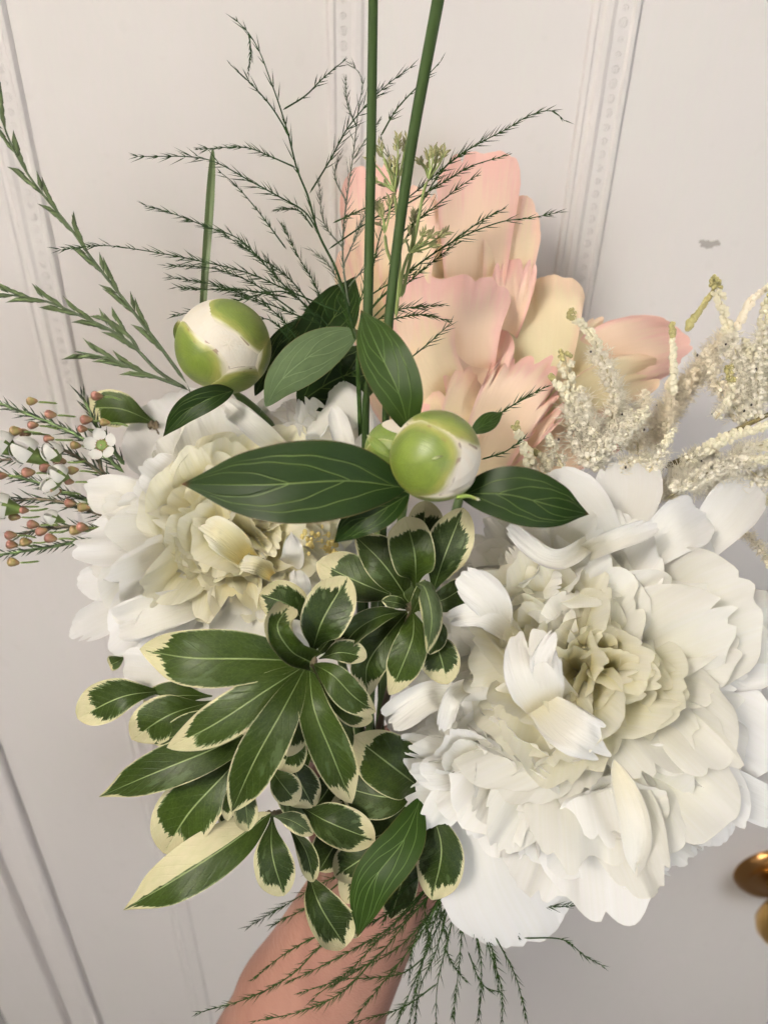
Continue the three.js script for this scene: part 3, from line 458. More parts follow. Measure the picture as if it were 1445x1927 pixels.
sprig('variegated rosette of big cream edged leaves under the yellow-hearted peony', [584, 1243, 0.305], [
  [[[572, 1170, 0.312], [545, 1140, 0.304], [488, 1118, 0.304]], 40, 48, 1, { fold: 0.1 }],
  [[[586, 1232, 0.303], [608, 1165, 0.292], [655, 1085, 0.296]], 52, 56, 2, { fold: 0.14, curl: 0.3 }],
  [[[578, 1244, 0.303], [470, 1240, 0.292], [360, 1238, 0.290], [263, 1222, 0.300]], 62, 64, 0, { fold: 0.04, prof: 'ellip' }],
  [[[578, 1250, 0.302], [500, 1300, 0.290], [400, 1365, 0.290], [314, 1407, 0.298]], 50, 48, 3, { fold: 0.08, prof: 'ellip' }],
  [[[578, 1254, 0.310], [572, 1310, 0.306], [556, 1370, 0.306], [540, 1424, 0.314]], 34, 50, 2, { fold: 0.06 }],
  [[[576, 1254, 0.301], [530, 1340, 0.288], [480, 1430, 0.288], [436, 1528, 0.300]], 52, 46, 5, { fold: 0.10, prof: 'ellip' }],
  [[[582, 1254, 0.302], [590, 1330, 0.291], [625, 1420, 0.291], [662, 1512, 0.302]], 46, 44, 0, { fold: 0.12, prof: 'ellip' }],
  [[[590, 1250, 0.303], [628, 1272, 0.294], [665, 1310, 0.294], [708, 1340, 0.302]], 30, 38, 0, { fold: 0.12, prof: 'ellip' }],
  [[[592, 1258, 0.308], [630, 1310, 0.302], [665, 1345, 0.302], [702, 1352, 0.308]], 20, 26, 3, {}],
  [[[584, 1246, 0.300], [545, 1222, 0.286], [522, 1180, 0.282], [545, 1140, 0.292]], 40, 46, 0, { curl: 1.5, fold: 0, prof: 'strap' }],
  [[[600, 1240, 0.306], [640, 1228, 0.302], [690, 1238, 0.306]], 30, 22, 3, {}],
  [[[560, 1262, 0.312], [500, 1330, 0.308], [450, 1380, 0.312]], 30, 30, 3, {}],
  [[[580, 1250, 0.309], [520, 1290, 0.302], [455, 1310, 0.304], [398, 1330, 0.308]], 26, 30, 1, { prof: 'ellip' }],
  [[[580, 1258, 0.311], [548, 1320, 0.307], [505, 1375, 0.308], [478, 1440, 0.313]], 30, 34, 0, { prof: 'ellip' }],
  [[[588, 1258, 0.312], [612, 1330, 0.308], [640, 1380, 0.308], [640, 1430, 0.312]], 32, 32, 5, {}],
  [[[590, 1240, 0.311], [630, 1190, 0.306], [650, 1150, 0.309]], 26, 28, 5, {}],
]);
sprig('variegated sprig with dark cream rimmed leaves standing under the round lime green bud', [776, 1140, 0.312], [
  [[[768, 1128, 0.318], [720, 1060, 0.309], [668, 1008, 0.316]], 40, 54, 5, { fold: 0.08, prof: 'ellip' }],
  [[[766, 1130, 0.320], [690, 1102, 0.313], [596, 1058, 0.320]], 44, 52, 1, { fold: 0.08 }],
  [[[800, 1070, 0.320], [798, 1000, 0.316], [800, 942, 0.320]], 38, 44, 2, {}],
  [[[782, 1108, 0.312], [780, 1040, 0.299], [762, 972, 0.304]], 56, 46, 6, { wave: 0.22, wf: 2.4, fold: 0.1 }],
  [[[812, 1120, 0.314], [835, 1050, 0.303], [872, 955, 0.306]], 48, 50, 1, { fold: 0.08 }],
  [[[786, 1138, 0.318], [835, 1128, 0.312], [884, 1095, 0.318]], 28, 34, 5, { curl: 0.5 }],
  [[[768, 1142, 0.310], [745, 1134, 0.304], [718, 1130, 0.306]], 13, 14, 5, { fold: 0.2 }],
  [[[768, 1150, 0.316], [715, 1160, 0.306], [672, 1185, 0.304], [634, 1232, 0.308]], 24, 30, 0, { wave: 0.25, wf: 2.2, fold: 0.15 }],
  [[[766, 1152, 0.322], [725, 1200, 0.314], [692, 1250, 0.314], [690, 1312, 0.318]], 44, 40, 0, { prof: 'ellip' }],
  [[[778, 1152, 0.313], [776, 1200, 0.302], [758, 1250, 0.301], [732, 1308, 0.306]], 42, 38, 6, { wave: 0.16, wf: 2.3, prof: 'ellip' }],
  [[[800, 1180, 0.318], [825, 1225, 0.309], [842, 1288, 0.310]], 40, 46, 2, { fold: 0.06 }],
  [[[782, 1098, 0.304], [800, 1108, 0.292], [812, 1160, 0.288], [803, 1230, 0.296]], 32, 30, VAR_GREY, { curl: -1.25, fold: 0, prof: 'ellip' }],
  [[[800, 1150, 0.308], [825, 1190, 0.302], [808, 1232, 0.304]], 20, 24, 5, {}],
  [[[772, 1160, 0.314], [788, 1128, 0.305], [800, 1090, 0.308]], 16, 16, 5, {}], [[[790, 1150, 0.320], [760, 1120, 0.316], [770, 1080, 0.318]], 30, 30, 5, {}],
]);
sprig('variegated sprig with long drooping leaves fanned beneath the rosette, one leaf half cream', [486, 1372, 0.332], [
  [[[310, 1300, 0.345], [235, 1310, 0.335], [146, 1352, 0.340]], 40, 50, 2, { wave: 0.12, wf: 2 }],
  [[[400, 1320, 0.340], [320, 1345, 0.330], [248, 1392, 0.334]], 46, 50, 3, {}],
  [[[492, 1366, 0.330], [400, 1410, 0.318], [290, 1455, 0.316], [186, 1500, 0.326]], 46, 50, 5, { prof: 'lance', fold: 0.1 }],
  [[[486, 1385, 0.334], [425, 1455, 0.325], [360, 1525, 0.324], [308, 1606, 0.333]], 60, 70, 3, { fold: 0.08 }],
  [[[510, 1530, 0.338], [430, 1590, 0.324], [330, 1655, 0.320], [232, 1713, 0.330]], 52, 58, VAR_HALF, { prof: 'lance', fold: 0.12 }],
  [[[236, 1236, 0.352], [222, 1245, 0.350], [206, 1252, 0.352]], 16, 20, 3, {}],
  [[[470, 1430, 0.312], [462, 1490, 0.306], [468, 1564, 0.310]], 26, 32, VAR_GREY, { curl: 0.7 }],
  [[[455, 1440, 0.308], [440, 1490, 0.303], [428, 1545, 0.306]], 14, 20, 3, { curl: 0.8 }],
  [[[570, 1350, 0.330], [550, 1400, 0.325], [530, 1452, 0.330]], 40, 50, 2, {}],
  [[[470, 1370, 0.336], [380, 1370, 0.328], [290, 1400, 0.332]], 34, 38, 5, { prof: 'ellip' }],
  [[[490, 1390, 0.336], [450, 1480, 0.329], [420, 1560, 0.334]], 36, 40, 5, { prof: 'ellip' }],
  [[[400, 1310, 0.348], [330, 1310, 0.342], [270, 1330, 0.346]], 30, 34, 0, {}],
  [[[540, 1400, 0.340], [555, 1450, 0.336], [590, 1520, 0.340]], 38, 44, 1, {}],
  [[[505, 1440, 0.330], [530, 1475, 0.324], [560, 1512, 0.326]], 34, 30, 3, {}],
]);
sprig('small variegated sprig hanging low in front of the wrist', [510, 1530, 0.345], [
  [[[512, 1535, 0.340], [512, 1605, 0.326], [535, 1686, 0.330]], 42, 44, 1, { fold: 0.08 }],
  [[[512, 1535, 0.338], [550, 1545, 0.332], [590, 1570, 0.334]], 22, 20, VAR_GREY, {}],
  [[[540, 1550, 0.345], [575, 1600, 0.338], [590, 1660, 0.340]], 22, 24, 1, { curl: 0.6 }],
  [[[566, 1518, 0.345], [620, 1548, 0.332], [706, 1582, 0.334]], 48, 44, 7, { fold: 0.1 }],
  [[[580, 1640, 0.346], [600, 1700, 0.332], [650, 1782, 0.338]], 56, 46, 1, { curl: 0.8, fold: 0 }],
  [[[735, 1580, 0.362], [690, 1610, 0.356], [630, 1650, 0.360]], 40, 44, 2, {}],
  [[[700, 1500, 0.372], [650, 1560, 0.366], [600, 1640, 0.370]], 44, 46, 5, {}], [[[720, 1520, 0.374], [700, 1600, 0.368], [650, 1700, 0.370]], 44, 46, 0, {}], [[[640, 1420, 0.374], [620, 1480, 0.368], [570, 1545, 0.370]], 40, 40, 5, {}],
  [[[740, 1440, 0.370], [690, 1500, 0.362], [620, 1530, 0.366]], 40, 40, 0, {}], [[[770, 1560, 0.372], [760, 1640, 0.366], [735, 1730, 0.37]], 38, 40, 5, {}], [[[600, 1400, 0.366], [560, 1440, 0.36], [520, 1500, 0.364]], 34, 34, 1, {}],
  [[[690, 1690, 0.345], [668, 1725, 0.338], [672, 1765, 0.342]], 14, 18, 0, { curl: 0.8 }],
  [[[575, 1440, 0.350], [545, 1475, 0.345], [590, 1540, 0.35]], 30, 40, 2, {}],
]);
sprig('variegated sprig of broad dark leaves between the wrist and the huge white peony', [796, 1492, 0.348], [
  [[[790, 1482, 0.346], [735, 1440, 0.334], [664, 1385, 0.340]], 62, 66, 6, { fold: 0.06, prof: 'ellip' }],
  [[[788, 1486, 0.350], [730, 1500, 0.340], [640, 1480, 0.346]], 50, 46, 5, {}],
  [[[792, 1500, 0.344], [760, 1580, 0.330], [700, 1660, 0.326], [672, 1765, 0.336]], 52, 48, PLEAF[1], { prof: 'lance', fold: 0.12 }],
  [[[800, 1500, 0.350], [830, 1590, 0.340], [812, 1694, 0.346]], 52, 54, 2, { fold: 0.06 }],
  [[[790, 1500, 0.356], [740, 1560, 0.350], [690, 1580, 0.352]], 60, 60, 5, {}],
]);
{ // one leaf alone behind the yellow-hearted peony
  const t = sprig('single variegated leaf with a cream edge between the grasses and the yellow-hearted peony', [290, 800, 0.395], [[[[300, 800, 0.395], [230, 770, 0.388], [160, 768, 0.394]], 44, 40, 3, {}]]);
}
// ---------------------------------------------------------------- feathery fern sprays
const NEEDLE = [plain(0.016, 0.036, 0.010, { roughness: 0.85, specularIntensity: 0.3 }), plain(0.022, 0.048, 0.009, { roughness: 0.85, specularIntensity: 0.3 }), plain(0.060, 0.075, 0.045, { roughness: 0.65 })];
// branches: [[points x, y, d ...], needle length px, spacing px, from-fraction]
function fern(label, branches, mat, main = 0) {
  const t = thing('fern_spray', label, 'foliage', at(...branches[0][0][0]), 'feathery fern sprays');
  branches.forEach(([pts, len = 26, gap = 9, from = 0.15, thick = 1], bi) => {
    const c = spline(pts.map((p) => at(...p))), L = c.getLength(), d0 = pts[0][2], px = d0 / F, n = Math.max(4, Math.round(L / (gap * px)));
    const b = part(bi === main ? 'stem' : 'branch', tube(c, (bi === main ? 0.00060 : 0.00042) * thick, 0.00018, Math.max(12, Math.round(pts.length * 6)), 5), mat, t), list = [];
    const off = V3();
    for (let i = 0; i < n; i++) {
      const u = lerp(from, 1, (i + 0.5) / n), p = c.getPointAt(u), T = c.getTangentAt(u), k = 0.55 + 0.45 * Math.sin(Math.PI * clamp(0.12 + 0.80 * u));
      const S = T.clone().cross(BACK).normalize(), N = T.clone().cross(S).normalize();
      if (hash(i, bi, 77) < 0.16) continue; const m = 1 + Math.floor(hash(i, bi, 3) * 3.4);
      for (let j = 0; j < m; j++) {
        const side = (i + j) % 2 ? 1 : -1, a = lerp(0.30, 0.75, hash(i, j, bi)) * (1 - 0.45 * u), w = (hash(i, j, bi + 50) - 0.5) * 2.2, l = len * px * k * lerp(0.4, 1.3, hash(i, j, bi + 9));
        off.copy(T).multiplyScalar(Math.cos(a)).addScaledVector(S, side * Math.sin(a) * Math.cos(w)).addScaledVector(N, Math.sin(a) * Math.sin(w)).multiplyScalar(l);
        list.push([p, p.clone().add(off), 0.00026 * thick, 0.3]);
      }
    }
    part('needles', spikes(list, 3), mat, b, { kind: 'stuff' });
  });
  return t;
}
const dz = (d, ...xy) => { const o = []; for (let i = 0; i < xy.length; i += 2) o.push([xy[i], xy[i + 1], d]); return o; };
{
  const d = 0.352;
  const t = fern('tall dark fern spray with a bare looking main stem rising above the opening bud', [
    [dz(d, 672, 640, 650, 560, 632, 505, 600, 440, 580, 370, 560, 320, 542, 250, 525, 195, 507, 145, 490, 100, 470, 65, 440, 33), 44, 34, 0.3, 1.25],
    [dz(d, 542, 250, 510, 200, 475, 160, 430, 118), 30, 15],
    [dz(d, 532, 207, 575, 180, 605, 150, 655, 108), 26, 13],
    [dz(d, 468, 60, 472, 95, 467, 138), 15, 8],
    [dz(d, 558, 316, 510, 295, 465, 278, 370, 281), 26, 11],
    [dz(d, 582, 365, 622, 300, 655, 240, 722, 165, 776, 124), 40, 19],
    [dz(d - 0.004, 600, 440, 575, 400, 525, 370, 470, 340, 390, 300, 255, 294), 36, 15],
    [dz(d, 617, 470, 690, 420, 770, 370, 841, 311, 893, 274, 951, 244), 38, 13],
    [dz(d + 0.006, 540, 470, 480, 390, 440, 345, 412, 322), 26, 16],
    [dz(d - 0.006, 560, 565, 500, 500, 450, 450, 385, 425, 320, 400, 275, 388), 32, 9],
    [dz(d - 0.008, 645, 590, 545, 548, 470, 515, 380, 492, 275, 472, 190, 462, 112, 470), 34, 11],
    [dz(d, 560, 590, 470, 530, 400, 505, 312, 500), 30, 8],
    [dz(d + 0.004, 600, 610, 500, 570, 400, 535, 320, 522), 30, 8],
    [dz(d - 0.004, 600, 600, 540, 550, 450, 565, 390, 582, 328, 593), 30, 11],
    [dz(d, 545, 560, 450, 545, 380, 545, 330, 540), 24, 8],
    [dz(d + 0.008, 590, 580, 540, 520, 480, 480, 420, 440), 28, 9],
    [dz(d + 0.010, 620, 600, 590, 530, 560, 480, 530, 420), 28, 9],
    [dz(d + 0.004, 590, 430, 560, 395, 515, 395), 20, 6],
    [dz(d + 0.010, 610, 620, 560, 560, 520, 520, 500, 480), 28, 7],
    [dz(d, 560, 640, 530, 600, 490, 570, 440, 555), 26, 7],
    [dz(d + 0.004, 625, 620, 590, 590, 560, 600, 530, 640), 24, 8],
    [dz(d - 0.01, 545, 640, 520, 610, 500, 600, 470, 605), 20, 8],
  ], NEEDLE[0]);
  stemTo(t, at(672, 640, d), 0.0012, NEEDLE[0], 'stalk');
}
{
  const d = 0.378;
  const t = fern('fine pale fern spray furthest back by the moulding beside the two tall stems', [
    [dz(d, 660, 600, 645, 480, 652, 380, 665, 290, 675, 200, 682, 150, 660, 118), 34, 13],
    [dz(d, 652, 380, 630, 330, 640, 290), 26, 10], [dz(d, 665, 300, 690, 260, 715, 225), 26, 10],
    [dz(d, 646, 500, 680, 420, 700, 350), 28, 10], [dz(d, 648, 470, 610, 420, 600, 340), 28, 10], [dz(d, 672, 240, 655, 200, 650, 150), 18, 9],
    [dz(d, 650, 560, 620, 500, 585, 470), 28, 9], [dz(d, 655, 540, 690, 500, 720, 470), 26, 9],
  ], NEEDLE[2]);
  stemTo(t, at(660, 600, d), 0.0010, NEEDLE[2], 'stalk');
}
{
  const d = 0.345;
  const t = fern('arching green fern spray that leans in front of the peach peony', [
    [dz(d, 672, 640, 700, 580, 740, 539, 792, 494, 865, 448, 945, 417, 1000, 410, 1054, 399), 36, 12],
    [dz(d, 730, 500, 774, 430, 800, 370, 841, 311, 893, 274, 951, 244, 999, 216, 1039, 209, 1063, 229), 30, 11, 0.1],
    [dz(d, 850, 455, 908, 414, 954, 390), 28, 10], [dz(d + 0.004, 755, 390, 823, 350, 884, 314, 929, 299, 960, 290), 26, 10],
    [dz(d, 740, 455, 762, 433, 820, 387, 860, 355, 899, 329), 34, 15],
    [dz(d - 0.004, 690, 615, 743, 585, 792, 577, 841, 574), 28, 9], [dz(d - 0.004, 720, 605, 792, 592, 830, 600, 850, 606), 22, 9], [dz(d - 0.004, 765, 680, 810, 643, 850, 606), 30, 12],
    [dz(d - 0.003, 700, 600, 770, 530, 830, 480, 862, 455), 30, 10], [dz(d, 690, 560, 740, 530, 790, 512), 34, 14],
    [dz(d + 0.006, 690, 560, 716, 440, 746, 350, 716, 257), 30, 22, 0.2], [dz(d + 0.004, 716, 257, 746, 206, 789, 159, 832, 112), 30, 14], [dz(d + 0.004, 626, 420, 690, 390, 735, 365), 24, 9],
    [dz(d - 0.02, 905, 865, 950, 850, 985, 825), 22, 8], [dz(d - 0.02, 900, 800, 940, 778, 985, 750, 1035, 724), 26, 9],
    [dz(d + 0.006, 668, 600, 690, 520, 700, 440), 36, 18], [dz(d, 668, 640, 655, 600, 640, 560), 30, 8], [dz(d + 0.01, 650, 720, 640, 690, 660, 640), 26, 7], [dz(d + 0.01, 690, 760, 680, 720, 650, 690), 26, 7],
  ], NEEDLE[1]);
  stemTo(t, at(672, 640, d), 0.0012, NEEDLE[1], 'stalk');
}
{
  const d = 0.368;
  const t = fern('drooping fern spray hanging below the bouquet over the forearm', [
    [dz(d, 850, 1560, 868, 1640, 840, 1777, 823, 1852, 820, 1935), 34, 11],
    [dz(d, 852, 1575, 905, 1655, 964, 1682, 1045, 1706, 1134, 1693), 28, 9],
    [dz(d, 905, 1650, 940, 1700, 980, 1771), 18, 24, 0.3], [dz(d, 868, 1640, 791, 1820, 745, 1930), 32, 10], [dz(d - 0.006, 850, 1640, 770, 1728, 705, 1804, 602, 1868, 590, 1880), 32, 10],
    [dz(d - 0.006, 705, 1804, 640, 1870, 560, 1905, 480, 1921), 28, 10], [dz(d, 872, 1620, 920, 1787, 942, 1852, 945, 1930), 28, 10], [dz(d, 930, 1760, 969, 1836, 993, 1930), 24, 9],
    [dz(d, 835, 1780, 855, 1820, 880, 1850), 20, 8], [dz(d, 880, 1790, 910, 1855, 945, 1868), 22, 8], [dz(d, 823, 1850, 759, 1895, 665, 1924), 26, 9],
    [dz(d - 0.012, 650, 1750, 597, 1762, 532, 1798, 470, 1848), 18, 6, 0.1], [dz(d - 0.012, 660, 1750, 607, 1777, 553, 1831, 478, 1874, 370, 1907), 24, 9],
    [dz(d, 985, 1765, 1061, 1769, 1099, 1798, 1133, 1817), 22, 12, 0.4],
    [dz(d + 0.02, 700, 1640, 640, 1647, 532, 1706, 467, 1744), 28, 8], [dz(d + 0.02, 640, 1660, 590, 1700, 514, 1740), 26, 8], [dz(d + 0.02, 720, 1560, 640, 1590, 580, 1640), 30, 9], [dz(d + 0.02, 720, 1540, 640, 1560, 570, 1600), 30, 10],
    [dz(d, 860, 1600, 830, 1680, 800, 1760), 30, 8], [dz(d, 860, 1600, 870, 1700, 865, 1800, 850, 1930), 32, 10], [dz(d, 862, 1600, 895, 1690, 900, 1780), 28, 8], [dz(d, 850, 1620, 790, 1690, 750, 1745, 690, 1775), 28, 9],
    [dz(d, 860, 1610, 845, 1670, 870, 1730), 24, 6], [dz(d + 0.006, 860, 1600, 900, 1650, 930, 1690, 940, 1730), 24, 7], [dz(d + 0.006, 830, 1690, 780, 1770, 770, 1850), 24, 8],
    [dz(d + 0.004, 800, 1800, 760, 1830, 700, 1840, 640, 1842), 24, 9],
    [dz(d - 0.008, 830, 1640, 740, 1740, 640, 1800, 540, 1850), 26, 8], [dz(d - 0.010, 820, 1650, 720, 1760, 640, 1840, 560, 1870), 26, 8], [dz(d - 0.008, 845, 1660, 790, 1760, 720, 1850, 660, 1925), 28, 8], [dz(d - 0.012, 760, 1700, 690, 1740, 610, 1760), 22, 7], [dz(d - 0.004, 848, 1650, 815, 1740, 790, 1830, 770, 1925), 28, 8],
    [dz(d - 0.004, 858, 1600, 880, 1650, 925, 1670, 960, 1665), 26, 7], [dz(d - 0.003, 858, 1610, 820, 1660, 800, 1700, 810, 1790), 26, 8], [dz(d, 862, 1640, 885, 1720, 905, 1810, 900, 1925), 26, 9], [dz(d, 845, 1700, 820, 1790, 790, 1860, 780, 1930), 26, 9],
    [dz(d, 850, 1650, 800, 1730, 740, 1790, 660, 1830), 26, 9], [dz(d, 870, 1650, 900, 1730, 930, 1800, 938, 1870), 26, 9], [dz(d - 0.004, 845, 1605, 800, 1640, 745, 1690, 720, 1740), 26, 7], [dz(d + 0.01, 855, 1590, 835, 1640, 825, 1700, 840, 1760), 30, 5], [dz(d + 0.01, 858, 1590, 880, 1640, 885, 1700, 870, 1750), 30, 5],
  ], NEEDLE[1]);
  stemTo(t, at(850, 1560, d), 0.0012, NEEDLE[1], 'stalk');
}

// ---------------------------------------------------------------- grasses, blade, tall stems, rush heads
const GRASS = plain(0.052, 0.080, 0.022, { roughness: 0.6 }), GRASS_DARK = plain(0.030, 0.052, 0.013, { roughness: 0.6 });
function spikelets(c, n, len, from, to, seed) {
  const list = [];
  for (let i = 0; i < n; i++) for (let j = 0; j < 4; j++) {
    const u = lerp(from, to, (i + 0.15 * j) / n), p = c.getPointAt(clamp(u)), T = c.getTangentAt(clamp(u)), S = T.clone().cross(BACK).normalize().multiplyScalar(i % 2 ? 1 : -1), a = 0.10 + 0.11 * j + 0.1 * hash(i, j, seed);
    const dir = T.clone().multiplyScalar(Math.cos(a)).addScaledVector(S, Math.sin(a)).addScaledVector(BACK, (hash(i, j, seed + 4) - 0.5) * 0.3);
    list.push([p.addScaledVector(T, len * 0.16 * j).addScaledVector(S, 0.0002 * j), p.clone().addScaledVector(dir, len * (0.9 - 0.1 * j)), 0.0012, 0.4]);
  }
  return list;
}
function grass(label, stems) {
  const t = thing('flowering_grass', label, 'grass', at(...stems[0].pts[0]), 'flowering grass stems');
  for (const s of stems) { const c = spline(s.pts.map((p) => at(...p))), st = part('stem', tube(c, 0.0009, 0.0004, 30, 6), GRASS_DARK, t); const sp = spikelets(c, s.n, s.len, s.from, s.to ?? 0.98, s.seed); for (let i = 0; i < s.n; i++) part('spikelet', spikes(sp.slice(i * 4, i * 4 + 4), 4), GRASS, t); }
  stemTo(t, at(...stems[0].pts[0]), 0.0009, GRASS_DARK, 'stalk');
}
grass('tall flowering grass stem slanting up along the white moulding', [{ pts: dz(0.37, 352, 722, 300, 650, 240, 572, 170, 482, 130, 425, 60, 338, 20, 268, -6, 190), n: 12, len: 0.0175, from: 0.10, seed: 1 }]);
grass('nodding flowering grass with two heads below the tall slanting grass stem', [
  { pts: dz(0.365, 356, 735, 300, 700, 255, 655, 215, 625, 160, 598, 90, 568, 20, 555, -10, 552), n: 9, len: 0.0165, from: 0.28, seed: 2 },
  { pts: dz(0.362, 345, 728, 300, 712, 255, 695, 210, 676, 140, 661), n: 5, len: 0.0165, from: 0.2, to: 0.85, seed: 3 },
  { pts: dz(0.365, 262, 662, 250, 640, 225, 615, 196, 596), n: 3, len: 0.013, from: 0.2, to: 0.8, seed: 4 },
]);
{
  const t = thing('tall_grass', 'single pointed grass blade upright behind the opening bud', 'grass', at(383, 600, 0.365));
  part('blade', sheet({ prof: 'strap', mid: [[381, 610, 0.365], [386, 520, 0.362], [394, 400, 0.362], [401, 280, 0.366]], wl: 8, wr: 8, fold: 0.4, twist: 0.3 }), GRASS, t);
}
const rushMat = new THREE.MeshPhysicalMaterial({ map: tex(128, 256, (u, v) => { const k = n1(v * 40, 3) * 0.6 + 0.4 * fbm(u * 3, v * 14, 5); return mix3([0.016, 0.033, 0.007], [0.030, 0.056, 0.013], k); }), roughness: 0.65, specularIntensity: 0.4 });
for (const [label, pts, r0, r1] of [
  ['straight tall green stem that stands upright against the peach peony', [[690, 700, 0.315], [692, 600, 0.315], [698, 300, 0.322], [703, -60, 0.332]], 9.2, 9.2],
  ['tall green stem that leans over towards the knob side of the door', [[728, 690, 0.312], [732, 600, 0.312], [770, 300, 0.316], [826, -10, 0.324], [836, -70, 0.326]], 8.4, 12]]) {
  const t = thing('tall_stem', label, 'stem', at(...pts[0]), 'tall smooth green stems');
  part('stem', tube(spline(pts.map((p) => at(...p))), r0 / F * 0.315, r1 / F * 0.325, 40, 14), rushMat, t);
  stemTo(t, at(...pts[0]), 0.0018, rushMat, 'stalk');
}
{
  const HEAD = plain(0.30, 0.29, 0.13, { roughness: 0.75 }), HEAD_G = plain(0.16, 0.20, 0.06, { roughness: 0.7 });
  const t = thing('rush_head', 'cluster of small buff rush flower heads between the two tall stems', 'flower', at(750, 640, 0.325));
  const head = (pts, sp) => {
    part('stem', tube(pts.map((p) => at(...p)), 0.0008, 0.0006, 20, 6), HEAD_G, t);
    const end = at(...pts[pts.length - 1]);
    for (const [x, y, l] of sp) {
      const e = at(x, y, pts[0][2] - 0.004 + 0.008 * hash(x, y)), list = [], d = e.clone().sub(end), L = d.length(); d.normalize();
      const S = d.clone().cross(BACK).normalize();
      const ray = part('ray', tube([end, end.clone().lerp(e, 0.5).addScaledVector(S, 0.0006), e], 0.00045, 0.00035, 10, 5), HEAD_G, t);
      for (let i = 0; i < l; i++) { const f = 0.72 + 0.28 * i / l, p = end.clone().lerp(e, f), a = 0.28 + 0.35 * hash(i, x, y), s = (i % 2 ? 1 : -1); const w = (hash(i, y, x) - 0.5) * 2; list.push([p, p.clone().addScaledVector(d, 0.0042 * Math.cos(a)).addScaledVector(S, s * 0.0042 * Math.sin(a)).addScaledVector(BACK, 0.002 * w), 0.0006, 0.4]); }
      part('spikelet', spikes(list, 4), HEAD, ray);
    }
  };
  head([[745, 600, 0.325], [752, 480, 0.322], [746, 400, 0.320], [742, 362, 0.320]], [[749, 256, 11], [765, 258, 9], [712, 272, 8], [694, 297, 8], [730, 305, 14], [702, 338, 7], [738, 320, 16], [752, 320, 14], [722, 345, 10], [745, 300, 12]]);
  head([[756, 560, 0.325], [782, 440, 0.322], [800, 350, 0.32], [806, 338, 0.32]], [[789, 300, 8], [806, 290, 10], [815, 282, 10], [826, 280, 10], [838, 284, 9], [822, 300, 8], [800, 312, 8]]);
  head([[742, 560, 0.325], [738, 500, 0.322], [728, 470, 0.32], [724, 440, 0.32]], [[712, 385, 10], [717, 400, 8], [735, 372, 8], [712, 420, 7]]);
  head([[752, 560, 0.325], [758, 510, 0.320], [770, 475, 0.318]], [[780, 400, 9], [800, 435, 12], [815, 440, 10], [842, 436, 11], [795, 455, 10], [775, 430, 9], [785, 470, 9], [760, 450, 9], [820, 460, 8]]);
}
